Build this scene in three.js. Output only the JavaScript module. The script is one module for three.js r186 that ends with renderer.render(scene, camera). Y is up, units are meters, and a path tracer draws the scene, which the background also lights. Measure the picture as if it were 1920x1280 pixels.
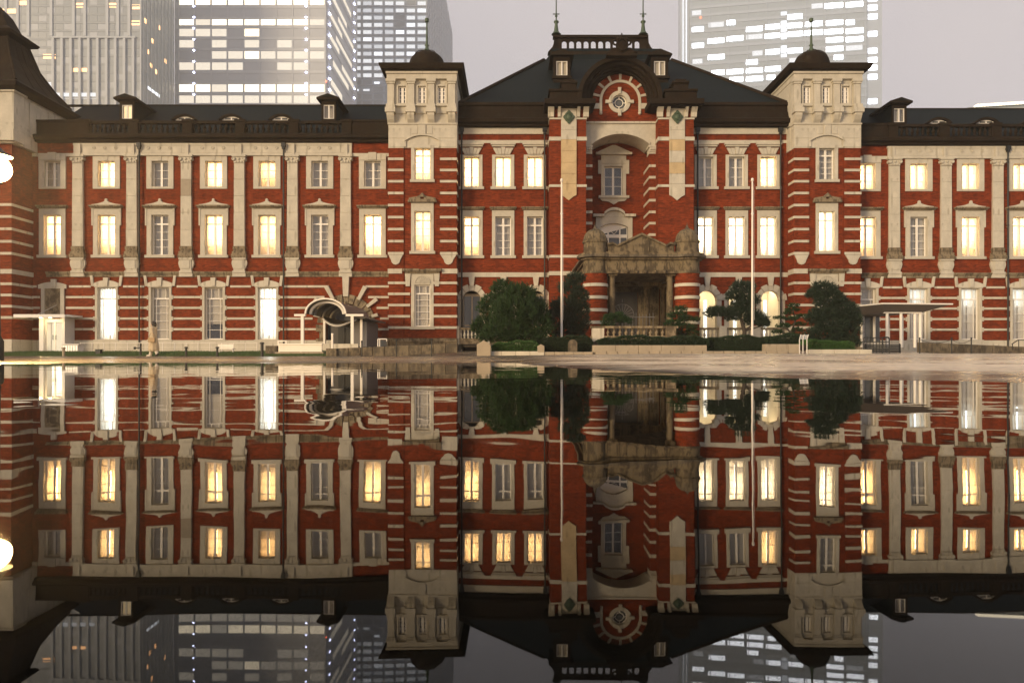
import * as THREE from 'three';
import { mergeGeometries } from 'three/addons/utils/BufferGeometryUtils.js';
import { MarchingCubes } from 'three/addons/objects/MarchingCubes.js';
import { RectAreaLightUniformsLib } from 'three/addons/lights/RectAreaLightUniformsLib.js';

/* ---------- camera, sky, sun, exposure ---------- */
RectAreaLightUniformsLib.init();
const scene = new THREE.Scene();
const CAMZ = 50, EYE = 0.07, PXM = 0.038;                 // metres per photo pixel on the facade plane z = 0
const camera = new THREE.PerspectiveCamera(51.87, 1024 / 682, 0.01, 2500);
camera.position.set(0, EYE, CAMZ);
camera.lookAt(0, EYE, 0);
camera.setViewOffset(1024, 682, 0, -16, 1024, 682);
const SKY = [0.56, 0.525, 0.545];
{
  const w = 64, h = 32, d = new Float32Array(w * h * 4);
  for (let j = 0; j < h; j++) for (let i = 0; i < w; i++) {
    const e = Math.max(0, (j + 0.5) / h * 2 - 1), f = 1.04 - 0.16 * e, o = (j * w + i) * 4;
    d[o] = SKY[0] * f; d[o + 1] = SKY[1] * f; d[o + 2] = SKY[2] * f; d[o + 3] = 1;
  }
  const t = new THREE.DataTexture(d, w, h, THREE.RGBAFormat, THREE.FloatType);
  t.mapping = THREE.EquirectangularReflectionMapping; t.magFilter = THREE.LinearFilter; t.needsUpdate = true;
  scene.background = t; scene.environment = t;
}
const sun = new THREE.DirectionalLight(new THREE.Color().setRGB(1, 0.76, 0.47), 3.8);
sun.position.set(-70, 27, 68); sun.target.position.set(0, 6, 0);
sun.castShadow = true; sun.shadow.radius = 32; sun.shadow.mapSize.set(2048, 2048);
Object.assign(sun.shadow.camera, { left: -60, right: 60, top: 40, bottom: -20, near: 1, far: 260 });
scene.add(sun, sun.target);
scene.fog = new THREE.FogExp2(new THREE.Color().setRGB(0.88, 0.88, 0.9), 0.00045);
const renderer = new THREE.WebGLRenderer({ antialias: true });
renderer.toneMapping = THREE.LinearToneMapping; renderer.toneMappingExposure = 1.28;
renderer.shadowMap.enabled = true;

/* ---------- helpers ---------- */
let seed = 7;
const rnd = () => { seed = (seed + 0x6D2B79F5) | 0; let t = Math.imul(seed ^ (seed >>> 15), 1 | seed); t = (t + Math.imul(t ^ (t >>> 7), 61 | t)) ^ t; return ((t ^ (t >>> 14)) >>> 0) / 4294967296; };
const rr = (a, b) => a + (b - a) * rnd();
const mixf = (a, b, t) => a + (b - a) * t;
const clamp = (v, a = 0, b = 1) => Math.min(b, Math.max(a, v));
const smooth = (a, b, v) => { const t = clamp((v - a) / (b - a)); return t * t * (3 - 2 * t); };
const K = z => PXM * (CAMZ - z) / CAMZ;
const X = (p, z = 0) => (p - 960) * K(z), Y = (p, z = 0) => EYE + (670 - p) * K(z);   // survey of the photo: metres on the plane at depth z
const V2 = (x, y) => new THREE.Vector2(x, y);

function boxUV(g) {                                        // uv in metres, laid on each face by the way it points
  if (g.index) g = g.toNonIndexed();
  const p = g.attributes.position, n = g.attributes.normal, uv = new Float32Array(p.count * 2);
  for (let i = 0; i < p.count; i += 3) {
    const nx = Math.abs(n.getX(i) + n.getX(i + 1) + n.getX(i + 2)), ny = Math.abs(n.getY(i) + n.getY(i + 1) + n.getY(i + 2)), nz = Math.abs(n.getZ(i) + n.getZ(i + 1) + n.getZ(i + 2));
    for (let k = i; k < i + 3; k++) {
      const x = p.getX(k), y = p.getY(k), z = p.getZ(k);
      uv[2 * k] = nx > ny && nx > nz ? z : x; uv[2 * k + 1] = ny >= nx && ny > nz ? z : y;
    }
  }
  g.setAttribute('uv', new THREE.BufferAttribute(uv, 2));
  for (const k of Object.keys(g.attributes)) if (!['position', 'normal', 'uv'].includes(k)) g.deleteAttribute(k);
  return g;
}
const join = a => a.length === 1 ? boxUV(a[0]) : mergeGeometries(a.map(boxUV));
const bx = (x0, x1, y0, y1, z0, z1) => new THREE.BoxGeometry(Math.abs(x1 - x0), Math.abs(y1 - y0), Math.abs(z1 - z0)).translate((x0 + x1) / 2, (y0 + y1) / 2, (z0 + z1) / 2);
const pb = (px0, px1, py0, py1, zf, depth) => bx(X(px0, zf), X(px1, zf), Y(py1, zf), Y(py0, zf), zf - depth, zf);
const ext = (shape, z0, z1, bevel = 0, seg = 12) => new THREE.ExtrudeGeometry(shape, { depth: z1 - z0 - 2 * bevel, bevelEnabled: bevel > 0, bevelSize: bevel, bevelThickness: bevel, bevelOffset: -bevel, bevelSegments: 1, curveSegments: seg }).translate(0, 0, z0 + bevel);
const poly = pts => new THREE.Shape(pts.map(p => V2(p[0], p[1])));
const prof = (zy, x0, x1) => ext(poly(zy), 0, x1 - x0).rotateY(-Math.PI / 2).translate(x1, 0, 0);   // profile in (z, y) run along x
const cyl = (x, y0, y1, z, r0, r1 = r0, seg = 20) => new THREE.CylinderGeometry(r1, r0, y1 - y0, seg).translate(x, (y0 + y1) / 2, z);
const sph = (x, y, z, r, sx = 1, sy = 1, sz = 1, a = 14, b = 10) => new THREE.SphereGeometry(r, a, b).scale(sx, sy, sz).translate(x, y, z);
const rod = (a, b, r, r2 = r, seg = 6) => {
  const A = new THREE.Vector3(...a), B = new THREE.Vector3(...b), d = B.clone().sub(A), g = new THREE.CylinderGeometry(r2, r, d.length(), seg);
  g.applyQuaternion(new THREE.Quaternion().setFromUnitVectors(new THREE.Vector3(0, 1, 0), d.clone().normalize()));
  return g.translate((A.x + B.x) / 2, (A.y + B.y) / 2, (A.z + B.z) / 2);
};
const lathe = (ry, x, z, seg = 16) => new THREE.LatheGeometry(ry.map(p => V2(p[0], p[1])), seg).translate(x, 0, z);
const rect = (x0, x1, y0, y1) => poly([[x0, y0], [x1, y0], [x1, y1], [x0, y1]]);
const hole = (s, x0, x1, y0, y1) => { s.holes.push(new THREE.Path([V2(x0, y0), V2(x0, y1), V2(x1, y1), V2(x1, y0)])); return s; };
const archPts = (x0, x1, y0, ys, n = 14) => { const c = (x0 + x1) / 2, r = (x1 - x0) / 2, a = [[x0, y0]]; for (let i = 0; i <= n; i++) { const t = Math.PI - Math.PI * i / n; a.push([c + r * Math.cos(t), ys + r * Math.sin(t)]); } a.push([x1, y0]); return a; };
const segArc = (x0, x1, ys, rise, n = 12) => { const c = (x0 + x1) / 2, w = (x1 - x0) / 2, R = (w * w + rise * rise) / (2 * rise), a = Math.asin(w / R), o = []; for (let i = 0; i <= n; i++) { const t = -a + 2 * a * i / n; o.push([c + R * Math.sin(t), ys + rise - R + R * Math.cos(t)]); } return o; };
const holeP = (s, pts) => { s.holes.push(new THREE.Path(pts.map(p => V2(p[0], p[1])))); return s; };
const sector = (cx, cy, r0, r1, a0, a1, n = 8) => { const o = []; for (let i = 0; i <= n; i++) { const a = a0 + (a1 - a0) * i / n; o.push([cx + r1 * Math.cos(a), cy + r1 * Math.sin(a)]); } for (let i = n; i >= 0; i--) { const a = a0 + (a1 - a0) * i / n; o.push([cx + r0 * Math.cos(a), cy + r0 * Math.sin(a)]); } return poly(o); };

const taken = {};
const numbered = n => { const k = taken[n] = (taken[n] ?? -1) + 1; return k ? `${n}_${String(k).padStart(3, '0')}` : n; };
function shade(m) { m.castShadow = m.receiveShadow = true; return m; }
function thing(name, label, category, [x, y, z], group) {
  const o = new THREE.Group(); o.name = numbered(name); o.position.set(x, y, z); o.userData = { label, category };
  if (group) o.userData.group = group;
  scene.add(o); return o;
}
// geometry written in world metres becomes a mesh under parent, whose own place is taken off
function part(name, geos, mat, parent, label) {
  const g = join(Array.isArray(geos) ? geos : [geos]);
  let p = parent; const off = new THREE.Vector3();
  while (p && p !== scene) { off.add(p.position); p = p.parent; }
  g.translate(-off.x, -off.y, -off.z);
  const m = shade(new THREE.Mesh(g, mat)); m.name = name; if (label) m.userData.label = label;
  parent.add(m); return m;
}
function local(name, geo, mat, parent) { const m = shade(new THREE.Mesh(geo, mat)); m.name = name; parent.add(m); return m; }
function solo(name, geos, mat, label, category, group) {
  const g = join(Array.isArray(geos) ? geos : [geos]); g.computeBoundingBox();
  const b = g.boundingBox, c = [(b.min.x + b.max.x) / 2, b.min.y, (b.min.z + b.max.z) / 2];
  g.translate(-c[0], -c[1], -c[2]);
  const m = shade(new THREE.Mesh(g, mat)); m.name = numbered(name); m.position.set(...c); m.userData = { label, category };
  if (group) m.userData.group = group;
  scene.add(m); return m;
}
function structure(name, geo, mat) { const m = new THREE.Mesh(geo, mat); m.name = name; m.receiveShadow = true; m.userData = { kind: 'structure' }; scene.add(m); return m; }

/* ---------- textures and materials ---------- */
function noiser(n, s) {                                   // tiling value noise, n cells a side
  let q = s >>> 0; const v = new Float32Array(n * n);
  for (let i = 0; i < n * n; i++) { q = (Math.imul(q, 1664525) + 1013904223) >>> 0; v[i] = q / 4294967296; }
  return (x, y) => {
    x = ((x % 1) + 1) % 1 * n; y = ((y % 1) + 1) % 1 * n;
    const i = Math.floor(x) % n, j = Math.floor(y) % n, a = x - Math.floor(x), b = y - Math.floor(y), i1 = (i + 1) % n, j1 = (j + 1) % n, u = a * a * (3 - 2 * a), w = b * b * (3 - 2 * b);
    return mixf(mixf(v[j * n + i], v[j * n + i1], u), mixf(v[j1 * n + i], v[j1 * n + i1], u), w);
  };
}
const N4 = noiser(4, 11), N8 = noiser(8, 23), N16 = noiser(16, 37), N32 = noiser(32, 41), N64 = noiser(64, 53), N128 = noiser(128, 67), N256 = noiser(256, 71);
const fbm = (u, v) => 0.36 * N4(u, v) + 0.26 * N8(u, v) + 0.18 * N16(u, v) + 0.12 * N32(u, v) + 0.08 * N64(u, v);
function tex(n, fn, srgb, metres, m2 = metres) {
  const d = new Uint8Array(n * n * 4);
  for (let j = 0; j < n; j++) for (let i = 0; i < n; i++) {
    const c = fn((i + 0.5) / n, (j + 0.5) / n), o = (j * n + i) * 4;
    d[o] = clamp(c[0]) * 255; d[o + 1] = clamp(c[1]) * 255; d[o + 2] = clamp(c[2]) * 255; d[o + 3] = 255;
  }
  const t = new THREE.DataTexture(d, n, n); t.wrapS = t.wrapT = THREE.RepeatWrapping; t.magFilter = THREE.LinearFilter; t.minFilter = THREE.LinearMipmapLinearFilter; t.generateMipmaps = true;
  if (srgb) t.colorSpace = THREE.SRGBColorSpace;
  t.repeat.set(1 / metres, 1 / m2); t.needsUpdate = true; return t;
}
const grey = v => [v, v, v];
const std = (o) => new THREE.MeshStandardMaterial(o);
const lin = (r, g, b) => new THREE.Color().setRGB(r, g, b);
const brickCell = (u, v) => { const y = v * 32, r = Math.floor(y), x = u * 10 + (r % 2) * 0.5, c = Math.floor(x); const m = Math.min(y - r, 1 - (y - r)) < 0.09 || Math.min(x - c, 1 - (x - c)) < 0.03; return [m, N64(((c % 10) * 6.3 + 3) / 64, (r * 2 + 0.5) / 64)]; };
const brickTex = tex(1024, (u, v) => {
  const [m, t] = brickCell(u, v), f = (0.72 + 0.42 * t) * (0.78 + 0.4 * fbm(u, v)) + 0.1 * (N256(u, v) - 0.5);
  return m ? [0.40 * f, 0.235 * f, 0.15 * f] : [0.515 * f, 0.21 * f, 0.103 * f];
}, true, 2.2, 2.08);
const brickBump = tex(1024, (u, v) => grey(brickCell(u, v)[0] ? 0.2 : 0.8 + 0.2 * N256(u, v)), false, 2.2, 2.08);
const stoneTex = tex(512, (u, v) => { const f = 0.80 + 0.2 * fbm(u, v) + 0.08 * (N256(u, v) - 0.5), d = smooth(0.62, 0.8, 0.6 * N16(u * 1, v * 0.25) + 0.4 * fbm(u, v)) * 0.12; return [(0.80 - d) * f, (0.77 - d) * f, (0.70 - d) * f]; }, true, 3.2);
const stainTex = tex(512, (u, v) => {                      // weathered, rain-streaked granite of the porch
  const s = smooth(0.44, 0.72, 0.24 * N32(u, v * 0.125) + 0.3 * N16(u, v) + 0.2 * N64(u, v * 0.5) + 0.4 * fbm(v, u)), f = (0.78 + 0.3 * fbm(u, v)) * (0.9 + 0.2 * N256(u, v));
  return [mixf(0.56, 0.34, s) * f, mixf(0.50, 0.295, s) * f, mixf(0.40, 0.225, s) * f];
}, true, 3.7);
const slateTex = tex(512, (u, v) => { const y = v * 14, r = Math.floor(y), x = u * 10 + (r % 2) * 0.5, e = (y - r < 0.1 || x - Math.floor(x) < 0.06) ? 0.55 : 1, t = N32((Math.floor(x) % 10 * 3 + 0.5) / 32, (r * 2 + 0.5) / 32); const f = e * (0.75 + 0.5 * t); return [0.075 * f, 0.105 * f, 0.107 * f]; }, true, 2.0);
const copperTex = tex(512, (u, v) => { const f = 0.7 + 0.5 * fbm(u, v) + 0.15 * (N128(u, v) - 0.5), g = smooth(0.55, 0.75, N16(u, v)); return [0.165 * f, mixf(0.13, 0.145, g) * f, mixf(0.095, 0.115, g) * f]; }, true, 2.5);
const paveTex = tex(1024, (u, v) => { const f = 0.62 + 0.55 * fbm(u, v) + 0.3 * (N256(u, v) - 0.5) + 0.14 * (N64(u, v) - 0.5); return [0.86 * f, 0.82 * f, 0.75 * f]; }, true, 6);
const paveRough = tex(1024, (u, v) => grey(0.3 + 0.42 * smooth(0.3, 0.75, fbm(u, v)) + 0.16 * (N128(u, v) - 0.5)), false, 6);
const paveBump = tex(1024, (u, v) => grey(0.55 * N256(u, v) + 0.45 * N64(u, v)), false, 6);

const M = {
  brick: new THREE.MeshPhysicalMaterial({ map: brickTex, bumpMap: brickBump, bumpScale: 0.006, roughness: 0.85, specularIntensity: 0.2 }),
  stone: std({ map: stoneTex, roughness: 0.8 }),
  sand: std({ map: stoneTex, color: lin(0.98, 0.8, 0.55), roughness: 0.8 }),
  stain: std({ map: stainTex, roughness: 0.85 }), shadedPorchStone: std({ map: stainTex, color: lin(0.72, 0.7, 0.64), roughness: 0.85 }), gate: std({ color: lin(0.22, 0.21, 0.2), roughness: 0.5 }),  // porch stone repeats the stained granite, darkened to paint in the porch shade
  slate: new THREE.MeshPhysicalMaterial({ map: slateTex, roughness: 0.7, specularIntensity: 0.18 }),
  copper: new THREE.MeshPhysicalMaterial({ map: copperTex, roughness: 0.75, specularIntensity: 0.12 }),
  white: std({ color: lin(0.74, 0.7, 0.63), roughness: 0.45 }),
  iron: std({ color: lin(0.02, 0.021, 0.02), roughness: 0.5, metalness: 0.3 }),
  steel: std({ color: lin(0.55, 0.54, 0.52), roughness: 0.35, metalness: 0.6 }),
  paleSteel: std({ color: lin(0.6, 0.58, 0.55), roughness: 0.4 }),
  bronze: std({ color: lin(0.06, 0.09, 0.055), roughness: 0.6, metalness: 0.2 }),
  glass: new THREE.MeshPhysicalMaterial({ color: 0xffffff, roughness: 0.03, transmission: 1, thickness: 0, ior: 1.5 }),
  smoked: new THREE.MeshPhysicalMaterial({ color: lin(0.25, 0.26, 0.26), roughness: 0.08, transmission: 0.7, thickness: 0, ior: 1.5 }),
  curtain: new THREE.MeshPhysicalMaterial({ color: lin(0.8, 0.76, 0.68), roughness: 1, transmission: 0.6, thickness: 0, side: THREE.DoubleSide }),
  blind: std({ color: lin(0.36, 0.325, 0.26), roughness: 0.9 }), plaster: std({ color: lin(0.66, 0.62, 0.52), roughness: 0.9 }),
  room: std({ color: lin(0.55, 0.5, 0.42), roughness: 0.9, side: THREE.DoubleSide }),
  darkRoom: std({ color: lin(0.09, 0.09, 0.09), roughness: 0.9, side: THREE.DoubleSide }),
  door: std({ color: lin(0.05, 0.045, 0.04), roughness: 0.5 }),
  granite: std({ map: stoneTex, color: lin(0.62, 0.56, 0.5), roughness: 0.7 }),
  darkGranite: std({ map: stainTex, color: lin(0.55, 0.55, 0.55), roughness: 0.7 }),
};
const glow = (r, g, b) => std({ color: lin(0.1, 0.1, 0.1), emissive: lin(r, g, b), emissiveIntensity: 1, roughness: 0.8 });
const GW = { warm: [1, 0.6, 0.24], amber: [1, 0.56, 0.2], white: [0.93, 1, 0.97], cream: [1, 0.8, 0.52] };
const lampMat = { warm: glow(2.6, 1.6, 0.66), amber: glow(1.9, 1.0, 0.34), white: glow(0.8, 0.87, 0.84), cream: glow(2.6, 2.05, 1.3) };

/* ---------- ground: one sheet, with the shallow basin that holds the puddle ---------- */
const und = (x, z) => (N16(x / 22, z / 22) - 0.5) * 0.009 + (N64(x / 30 + 0.3, z / 14) - 0.5) * 0.005;
function groundHeight(x, z) {
  const d = CAMZ - z, a = Math.max(d, -2);
  const shore = x > 0.16 ? Math.min(9, 2.45 * Math.pow(Math.max(x, 0.16), -0.62)) : 9;
  const far = mixf(0.115, 0.235, smooth(-6, 9, x));
  let h = a < shore ? -0.016 * clamp((shore - a) / Math.max(shore - 0.6, 0.5)) : far * clamp((a - shore) / (31 - shore)) ;
  if (d > 31) h = far + (0.5 - far) * clamp((d - 33) / 14);
  if (d < 0) h = -0.016 + 0.05 * smooth(1.5, 9, -d);
  h = mixf(h, Math.max(h, 0.03), smooth(5, 10, Math.abs(x)) * (d < 10 ? 1 : 0.0));
  return h + und(x, z) * smooth(0.9, 2.4, Math.abs(d)) * (1 - smooth(20, 30, d));
}
{
  const xs = [], zs = [];
  for (const v of [700, 300, 120, 60, 40, 30, 24, 19, 15, 12, 10, 8.4, 7.2]) xs.push(-v);
  for (let i = 0; i <= 150; i++) xs.push(-6.4 + 12.8 * i / 150);
  for (const v of [7.2, 8.4, 10, 12, 15, 19, 24, 30, 40, 60, 120, 300, 700]) xs.push(v);
  for (const v of [400, 150, 60, 25, 12, 8, 5, 3, 1.5, 0.6]) zs.push(CAMZ + v);
  for (let i = 0; i <= 170; i++) zs.push(CAMZ - 0.05 * Math.pow(33 / 0.05, i / 170));
  for (const v of [36, 40, 44, 48, 60, 120, 300, 600, 1100]) zs.push(CAMZ - v);
  const n = xs.length, pos = [], uv = [], ix = [], col = [];
  for (const z of zs) for (const x of xs) {                 // soaked stone and silt are dark, the drained side of the square is pale granite
    const h = groundHeight(x, z), d = CAMZ - z, dry = clamp(smooth(0.01, 0.15, x / Math.max(d, 0.5) + 0.12 * (N16(x / 18, z / 18) - 0.5)) * smooth(0.002, 0.012, h + 0.01 * (N64(x / 12, z / 12) - 0.5))), damp = smooth(0, 0.02, h);
    pos.push(x, h, z); uv.push(x, z); const a = mixf(mixf(0.008, 0.12, damp), 0.85, dry); col.push(a, a * 0.98, a * 0.95);
  }
  for (let j = 0; j < zs.length - 1; j++) for (let i = 0; i < n - 1; i++) { const a = j * n + i; ix.push(a, a + 1, a + n, a + 1, a + n + 1, a + n); }
  const g = new THREE.BufferGeometry(); g.setAttribute('position', new THREE.Float32BufferAttribute(pos, 3)); g.setAttribute('uv', new THREE.Float32BufferAttribute(uv, 2)); g.setAttribute('color', new THREE.Float32BufferAttribute(col, 3)); g.setIndex(ix); g.computeVertexNormals();
  structure('paving', g, std({ map: paveTex, vertexColors: true, roughnessMap: paveRough, roughness: 0.75, bumpMap: paveBump, bumpScale: 0.0008 }));
}
{ // standing water, with the slight unrest that rain leaves on it
  const xs = [], zs = [], pos = [], nor = [], ix = [];
  for (let i = 0; i <= 260; i++) { const t = i / 130 - 1; xs.push(8.5 * Math.sign(t) * Math.pow(Math.abs(t), 1.9)); }
  for (const v of [6, 3, 1.4, 0.5]) zs.push(CAMZ + v);
  for (let i = 0; i <= 300; i++) zs.push(CAMZ - 0.06 * Math.pow(12 / 0.06, i / 300));
  const waves = []; for (let k = 0; k < 16; k++) { const a = rr(0, 6.28), l = 0.05 * Math.pow(14, rnd()); waves.push([Math.cos(a) / l * 6.28, Math.sin(a) / l * 6.28, rr(0, 6.28), rr(0.4, 1)]); }
  const slope = (x, z) => { let sx = 0, sz = 0; const cal = 0.35 + 0.9 * N16(x / 9 + 0.2, z / 9); for (const [kx, kz, p, a] of waves) { const c = Math.cos(kx * x + kz * z + p) * a, q = Math.hypot(kx, kz); sx += c * kx / q; sz += c * kz / q; } return [sx * 0.00062 * cal, sz * 0.0011 * cal]; };
  for (const z of zs) for (const x of xs) { const [sx, sz] = slope(x, z); pos.push(x, 0, z); const l = Math.hypot(sx, 1, sz); nor.push(-sx / l, 1 / l, -sz / l); }
  const n = xs.length; for (let j = 0; j < zs.length - 1; j++) for (let i = 0; i < n - 1; i++) { const a = j * n + i; ix.push(a, a + 1, a + n, a + 1, a + n + 1, a + n); }
  const g = new THREE.BufferGeometry(); g.setAttribute('position', new THREE.Float32BufferAttribute(pos, 3)); g.setAttribute('normal', new THREE.Float32BufferAttribute(nor, 3)); g.setIndex(ix);
  structure('puddle_water', g, new THREE.MeshPhysicalMaterial({ color: 0xffffff, roughness: 0.012, transmission: 1, thickness: 0.02, ior: 1.333, attenuationColor: lin(0.2, 0.22, 0.2), attenuationDistance: 0.03 }));
}

/* ---------- the brick station ---------- */
const station = thing('railway_station', 'long red brick station with white stone bands, twin square towers and lit windows', 'station', [X(1163), 0.4, 0]);
const G = station;

// one window: opening w by h with its sill line at y = 0, the wall face at z = 0
const cache = {};
const memo = (k, f) => cache[k] ??= f();
function folds(w, h, n) {
  const g = new THREE.PlaneGeometry(w, h, n * 6, 1), p = g.attributes.position;
  for (let i = 0; i < p.count; i++) { const x = p.getX(i); p.setZ(i, 0.02 * Math.sin(x / w * n * 6.283) + 0.006 * Math.sin(x / w * n * 15 + 1)); }
  g.computeVertexNormals(); return g;
}
function windowAt(cx, y0, zf, w, h, o) {
  const g = new THREE.Group(); g.name = 'window'; G.add(g); g.position.set(cx - G.position.x, y0 - G.position.y, zf - G.position.z);
  const key = [w.toFixed(3), h.toFixed(3), o.kind, o.recess || 0.24].join(), zr = -(o.recess || 0.24), t = 0.055;
  const cols = o.kind === 'hall' ? [1, 3] : [2, 2], rows = o.kind === 'top' ? 3 : o.kind === 'slit' ? 4 : 4, transom = o.kind === 'main' ? 0.215 : o.kind === 'hall' ? 0.21 : 0;
  const x0 = -w / 2, x1 = w / 2, yT = h * (1 - transom);
  const cells = memo('cells' + key, () => {
    const c = [];
    if (o.kind === 'hall') {
      for (let i = 0; i < 3; i++) c.push([x0 + t + (w - 2 * t) * [0, 0.27, 0.73][i], x0 + t + (w - 2 * t) * [0.27, 0.73, 1][i], yT + 0.035, h - t]);
      const fr = [0, 0.22, 0.44, 0.64, 0.82, 1], fc = [0, 0.18, 0.82, 1];
      for (let j = 0; j < 5; j++) for (let i = 0; i < 3; i++) c.push([x0 + t + (w - 2 * t) * fc[i], x0 + t + (w - 2 * t) * fc[i + 1], t + (yT - 0.035 - t) * fr[j], t + (yT - 0.035 - t) * fr[j + 1]]);
    } else {
      const mul = o.kind === 'slit' ? 0.07 : 0.06;
      for (const s of [-1, 1]) {
        const a = s < 0 ? x0 + t : mul, b = s < 0 ? -mul : x1 - t;
        if (transom) c.push([a, b, yT + 0.04, h - t]);
        const top = transom ? yT - 0.04 : h - t;
        for (let j = 0; j < rows; j++) c.push([a, b, t + (top - t) * j / rows, t + (top - t) * (j + 1) / rows]);
      }
    }
    return c;
  });
  const bar = o.kind === 'slit' ? 0.02 : 0.014;
  local('frame', memo('frame' + key, () => {
    const s = rect(x0, x1, 0, h);
    for (const [a, b, c, d] of cells) hole(s, a + bar, b - bar, c + bar, d - bar);
    return boxUV(ext(s, zr - 0.05, zr + 0.03));
  }), M.white, g);
  cells.forEach(([a, b, c, d]) => { const m = local('pane', memo(`pane${(b - a).toFixed(3)},${(d - c).toFixed(3)}`, () => new THREE.BoxGeometry(b - a - 0.012, d - c - 0.012, 0.006)), M.glass, g); m.position.set((a + b) / 2, (c + d) / 2, zr - 0.012); m.castShadow = false; });
  const rd = 0.85, lit = o.lit;
  local('room', memo('room' + key, () => {
    const a = [];
    a.push(new THREE.PlaneGeometry(w + 0.5, h + 0.3).translate(0, h / 2, zr - rd));
    for (const s of [-1, 1]) a.push(new THREE.PlaneGeometry(rd - 0.1, h + 0.3).rotateY(Math.PI / 2).translate(s * (w / 2 + 0.25), h / 2, zr - 0.1 - (rd - 0.1) / 2), new THREE.PlaneGeometry(w + 0.5, rd - 0.1).rotateX(Math.PI / 2).translate(0, h / 2 + s * (h / 2 + 0.15), zr - 0.1 - (rd - 0.1) / 2));
    return mergeGeometries(a);
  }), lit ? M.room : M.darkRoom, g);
  if (o.curtain !== 0) {
    const gap = o.curtain ?? 0.04, cw = w * (0.5 - gap);
    if (o.blind) local('blind', memo('blind' + key + o.blind, () => new THREE.BoxGeometry(w, h * o.blind, 0.02).translate(0, h * (1 - o.blind / 2), zr - 0.13)), M.blind, g);
    else for (const s of [-1, 1]) { const m = local('curtain', memo('curt' + key + gap, () => folds(cw, h * 0.985, 6)), M.curtain, g); m.position.set(s * (w / 2 - cw / 2), h / 2, zr - 0.2); }
  }
  if (lit) {
    const [kind, power, part_] = lit, ph = h * (part_ || 0.42), c = GW[kind];
    const m = local('room_lamp', memo('lamp' + key + part_, () => new THREE.BoxGeometry(w * 0.9, ph, 0.03)), lampMat[kind], g); m.position.set(0, h - ph / 2 - 0.05, zr - rd + 0.04); m.castShadow = false;
    const l = new THREE.RectAreaLight(new THREE.Color().setRGB(...c), power * (kind === 'white' ? 0.3 : 2.1), w * 0.88, ph); l.position.set(0, h - ph / 2 - 0.05, zr - rd + 0.07); l.lookAt(0, 0, 0); l.rotation.set(0, Math.PI, 0); g.add(l);
  }
  return g;
}
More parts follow.
